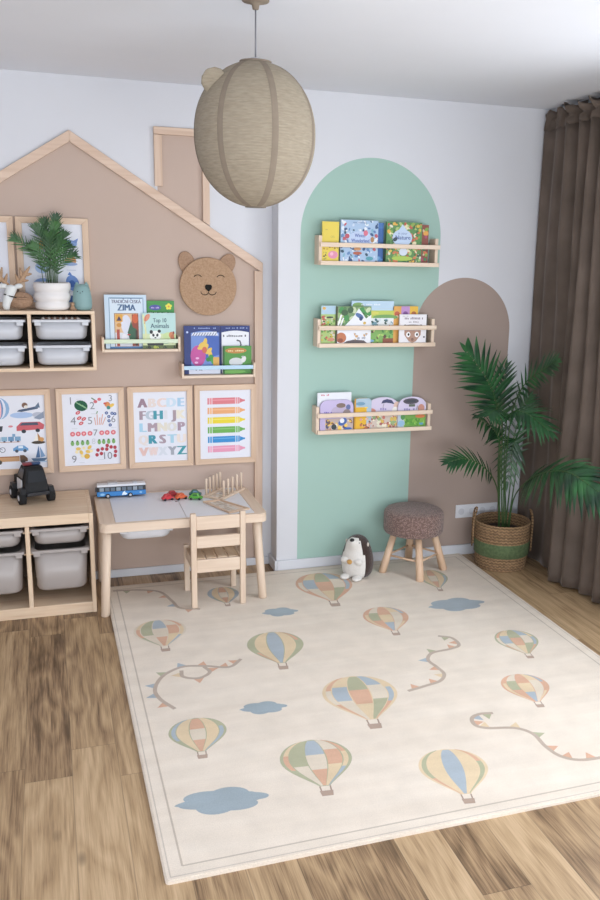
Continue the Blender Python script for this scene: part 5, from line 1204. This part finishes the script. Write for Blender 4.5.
for x in (-.072, .045):
    for s in (-1, 1):
        o = MB().sm().cyl(q(x, s * .016, .0125), q(x, s * .0285, .0125), .0125, seg=20).build('wheel', M['rubber'], t); MB().sm().cyl(q(x, s * .0286, .0125), q(x, s * .0298, .0125), .0075, seg=14).build('hub', M['metal_white'], o)
mr_ = MB().col('#20262e').obox(q(-LN - .004, -.026, .052), (.003, 0, 0), (0, .004, 0), (0, 0, .012)); mr_.build('mirror', M['toy'], t, bevel=.001)
def toy_car(label, x, y, ang, c, c2, ln=.055):
    ln *= 1.12
    t = thing('toy_car', label, 'toy car', (x, y, TT), 'small coloured toy cars on the table'); r = Matrix.Rotation(ang, 3, 'Z')
    P = lambda a, b_, z: tuple(Vector((x, y, TT)) + r @ Vector((a, b_, z)))
    b = MB().col(c); b.prism([(-ln / 2, .006), (-ln / 2, .016), (-ln * .36, .022), (-ln * .22, .034), (ln * .16, .034), (ln * .28, .021), (ln / 2, .016), (ln / 2, .006)], lambda u, v, n: P(u, n, v), -.014, .014); b.build('body', M['toy'], t, bevel=.004, seg=3)
    b = MB().col(c2); b.prism([(-ln * .20, .0235), (-ln * .15, .0315), (ln * .11, .0315), (ln * .17, .0235)], lambda u, v, n: P(u, n, v), -.0146, .0146); b.build('windows', M['toy'], t)
    for a in (-.30, .30):
        for s in (-1, 1): MB().sm().col('#17181b').cyl(P(a * ln, s * .009, .0068), P(a * ln, s * .0156, .0068), .0068, seg=14).build('wheel', M['toy'], t)
toy_car('small bright red toy car at the front of the cluster, nearest the bus', -.612, -.190, .25, '#c8333c', '#a8262f', .058)
toy_car('small dark red toy car behind the bright red and orange ones', -.578, -.132, .05, '#a83236', '#8a2a30', .060)
toy_car('small orange toy car between the red cars and the green one', -.541, -.190, .35, '#d8663c', '#c2522c', .060)
toy_car('small bright green toy car nearest the pegs', -.466, -.214, -.35, '#58a83c', '#2c5c34', .066)
toy_car('small dark teal toy car behind the bright green one', -.458, -.142, -.15, '#2f6f66', '#7fa3c0', .060)
# peg stand
t = thing('peg_stand', 'wooden counting toy with two rows of upright pegs on the table', 'toy', (-.30, -.16, TT))
rows = [((-.336, -.262), (-.178, -.075)), ((-.415, -.195), (-.292, -.040))]
for (x0, y0), (x1, y1) in rows:
    MB().bar((x0, y0, TT + .006), (x1, y1, TT + .006), .022, .012).build('bar', M['birch_x'], t, bevel=.002)
    for k in range(5):
        f = .10 + .80 * k / 4; x, y = x0 + (x1 - x0) * f, y0 + (y1 - y0) * f
        MB().sm().tube([(x, y, TT + .0122), (x, y, TT + .100), (x, y, TT + .103)], [.0060, .0060, .004], 12).build('peg', M['birch_z'], t)
MB().bar((-.398, -.196, TT + .005), (-.350, -.250, TT + .005), .018, .010).build('cross_bar', M['birch_y'], t, bevel=.002)
pb = MB().col('#d9cbb9'); c0 = Vector((-.318, -.150, TT + .003)); dX = Vector((.062, .075, 0)); dY = Vector((-.024, .020, 0)); pb.obox(c0, dX, dY, (0, 0, .0025))
Ap = Art(pb, lambda u, v, n: tuple(c0 + dX * u + dY * v + Vector((0, 0, .0025 + n))))
for k in range(5): Ap.rect(-.9 + k * .37, -.62 + k * .37, -.7, .7, ['#e6e0da', '#c9b9a6', '#dcd9d8', '#c4b09c', '#e3ddd4'][k]); Ap.ell(-.76 + k * .37, 0, .09, .3, ['#b89a80', '#e0d8ce', '#a99a90', '#e6ddd2', '#b08f78'][k])
pb.build('number_plate', M['print'], t, recalc=False)
# puzzle board
t = thing('puzzle_board', 'flat wooden tray puzzle lying at the front of the table', 'toy', (-.335, -.375, TT))
Q = [Vector((-.440, -.285, 0)), Vector((-.348, -.262, 0)), Vector((-.226, -.470, 0)), Vector((-.345, -.520, 0))]
cc = sum(Q, Vector()) / 4; I = [cc + (p_ - cc) * .84 for p_ in Q]
b = MB(); 
b.prism([(p_.x, p_.y) for p_ in Q], lambda u, v, n: (u, v, TT + n), 0, .003)
b.build('base', M['birch_y'], t)
b = MB()
for k in range(4):
    j = (k + 1) % 4; b.prism([(Q[k].x, Q[k].y), (Q[j].x, Q[j].y), (I[j].x, I[j].y), (I[k].x, I[k].y)], lambda u, v, n: (u, v, TT + n), .003, .009)
b.build('rim', M['frame_y'], t, bevel=.001)
b = MB(); e1, e2 = (I[1] - I[0]), (I[3] - I[0]); Rq = random.Random(2)
Aq = Art(b, lambda u, v, n: tuple(I[0] + e1 * u + e2 * v + Vector((0, 0, TT + .0032 + n))))
Aq.rect(.02, .98, .02, .98, '#d6c9ba')
for k in range(5):
    for j in range(8): Aq.ell(.12 + k * .19, .08 + j * .12, .07, .045, Rq.choice(['#b8a796', '#e2dcd6', '#c7b29c', '#a99a90', '#d9d3ce']), .4)
b.build('puzzle_pieces', M['print'], t, recalc=False)
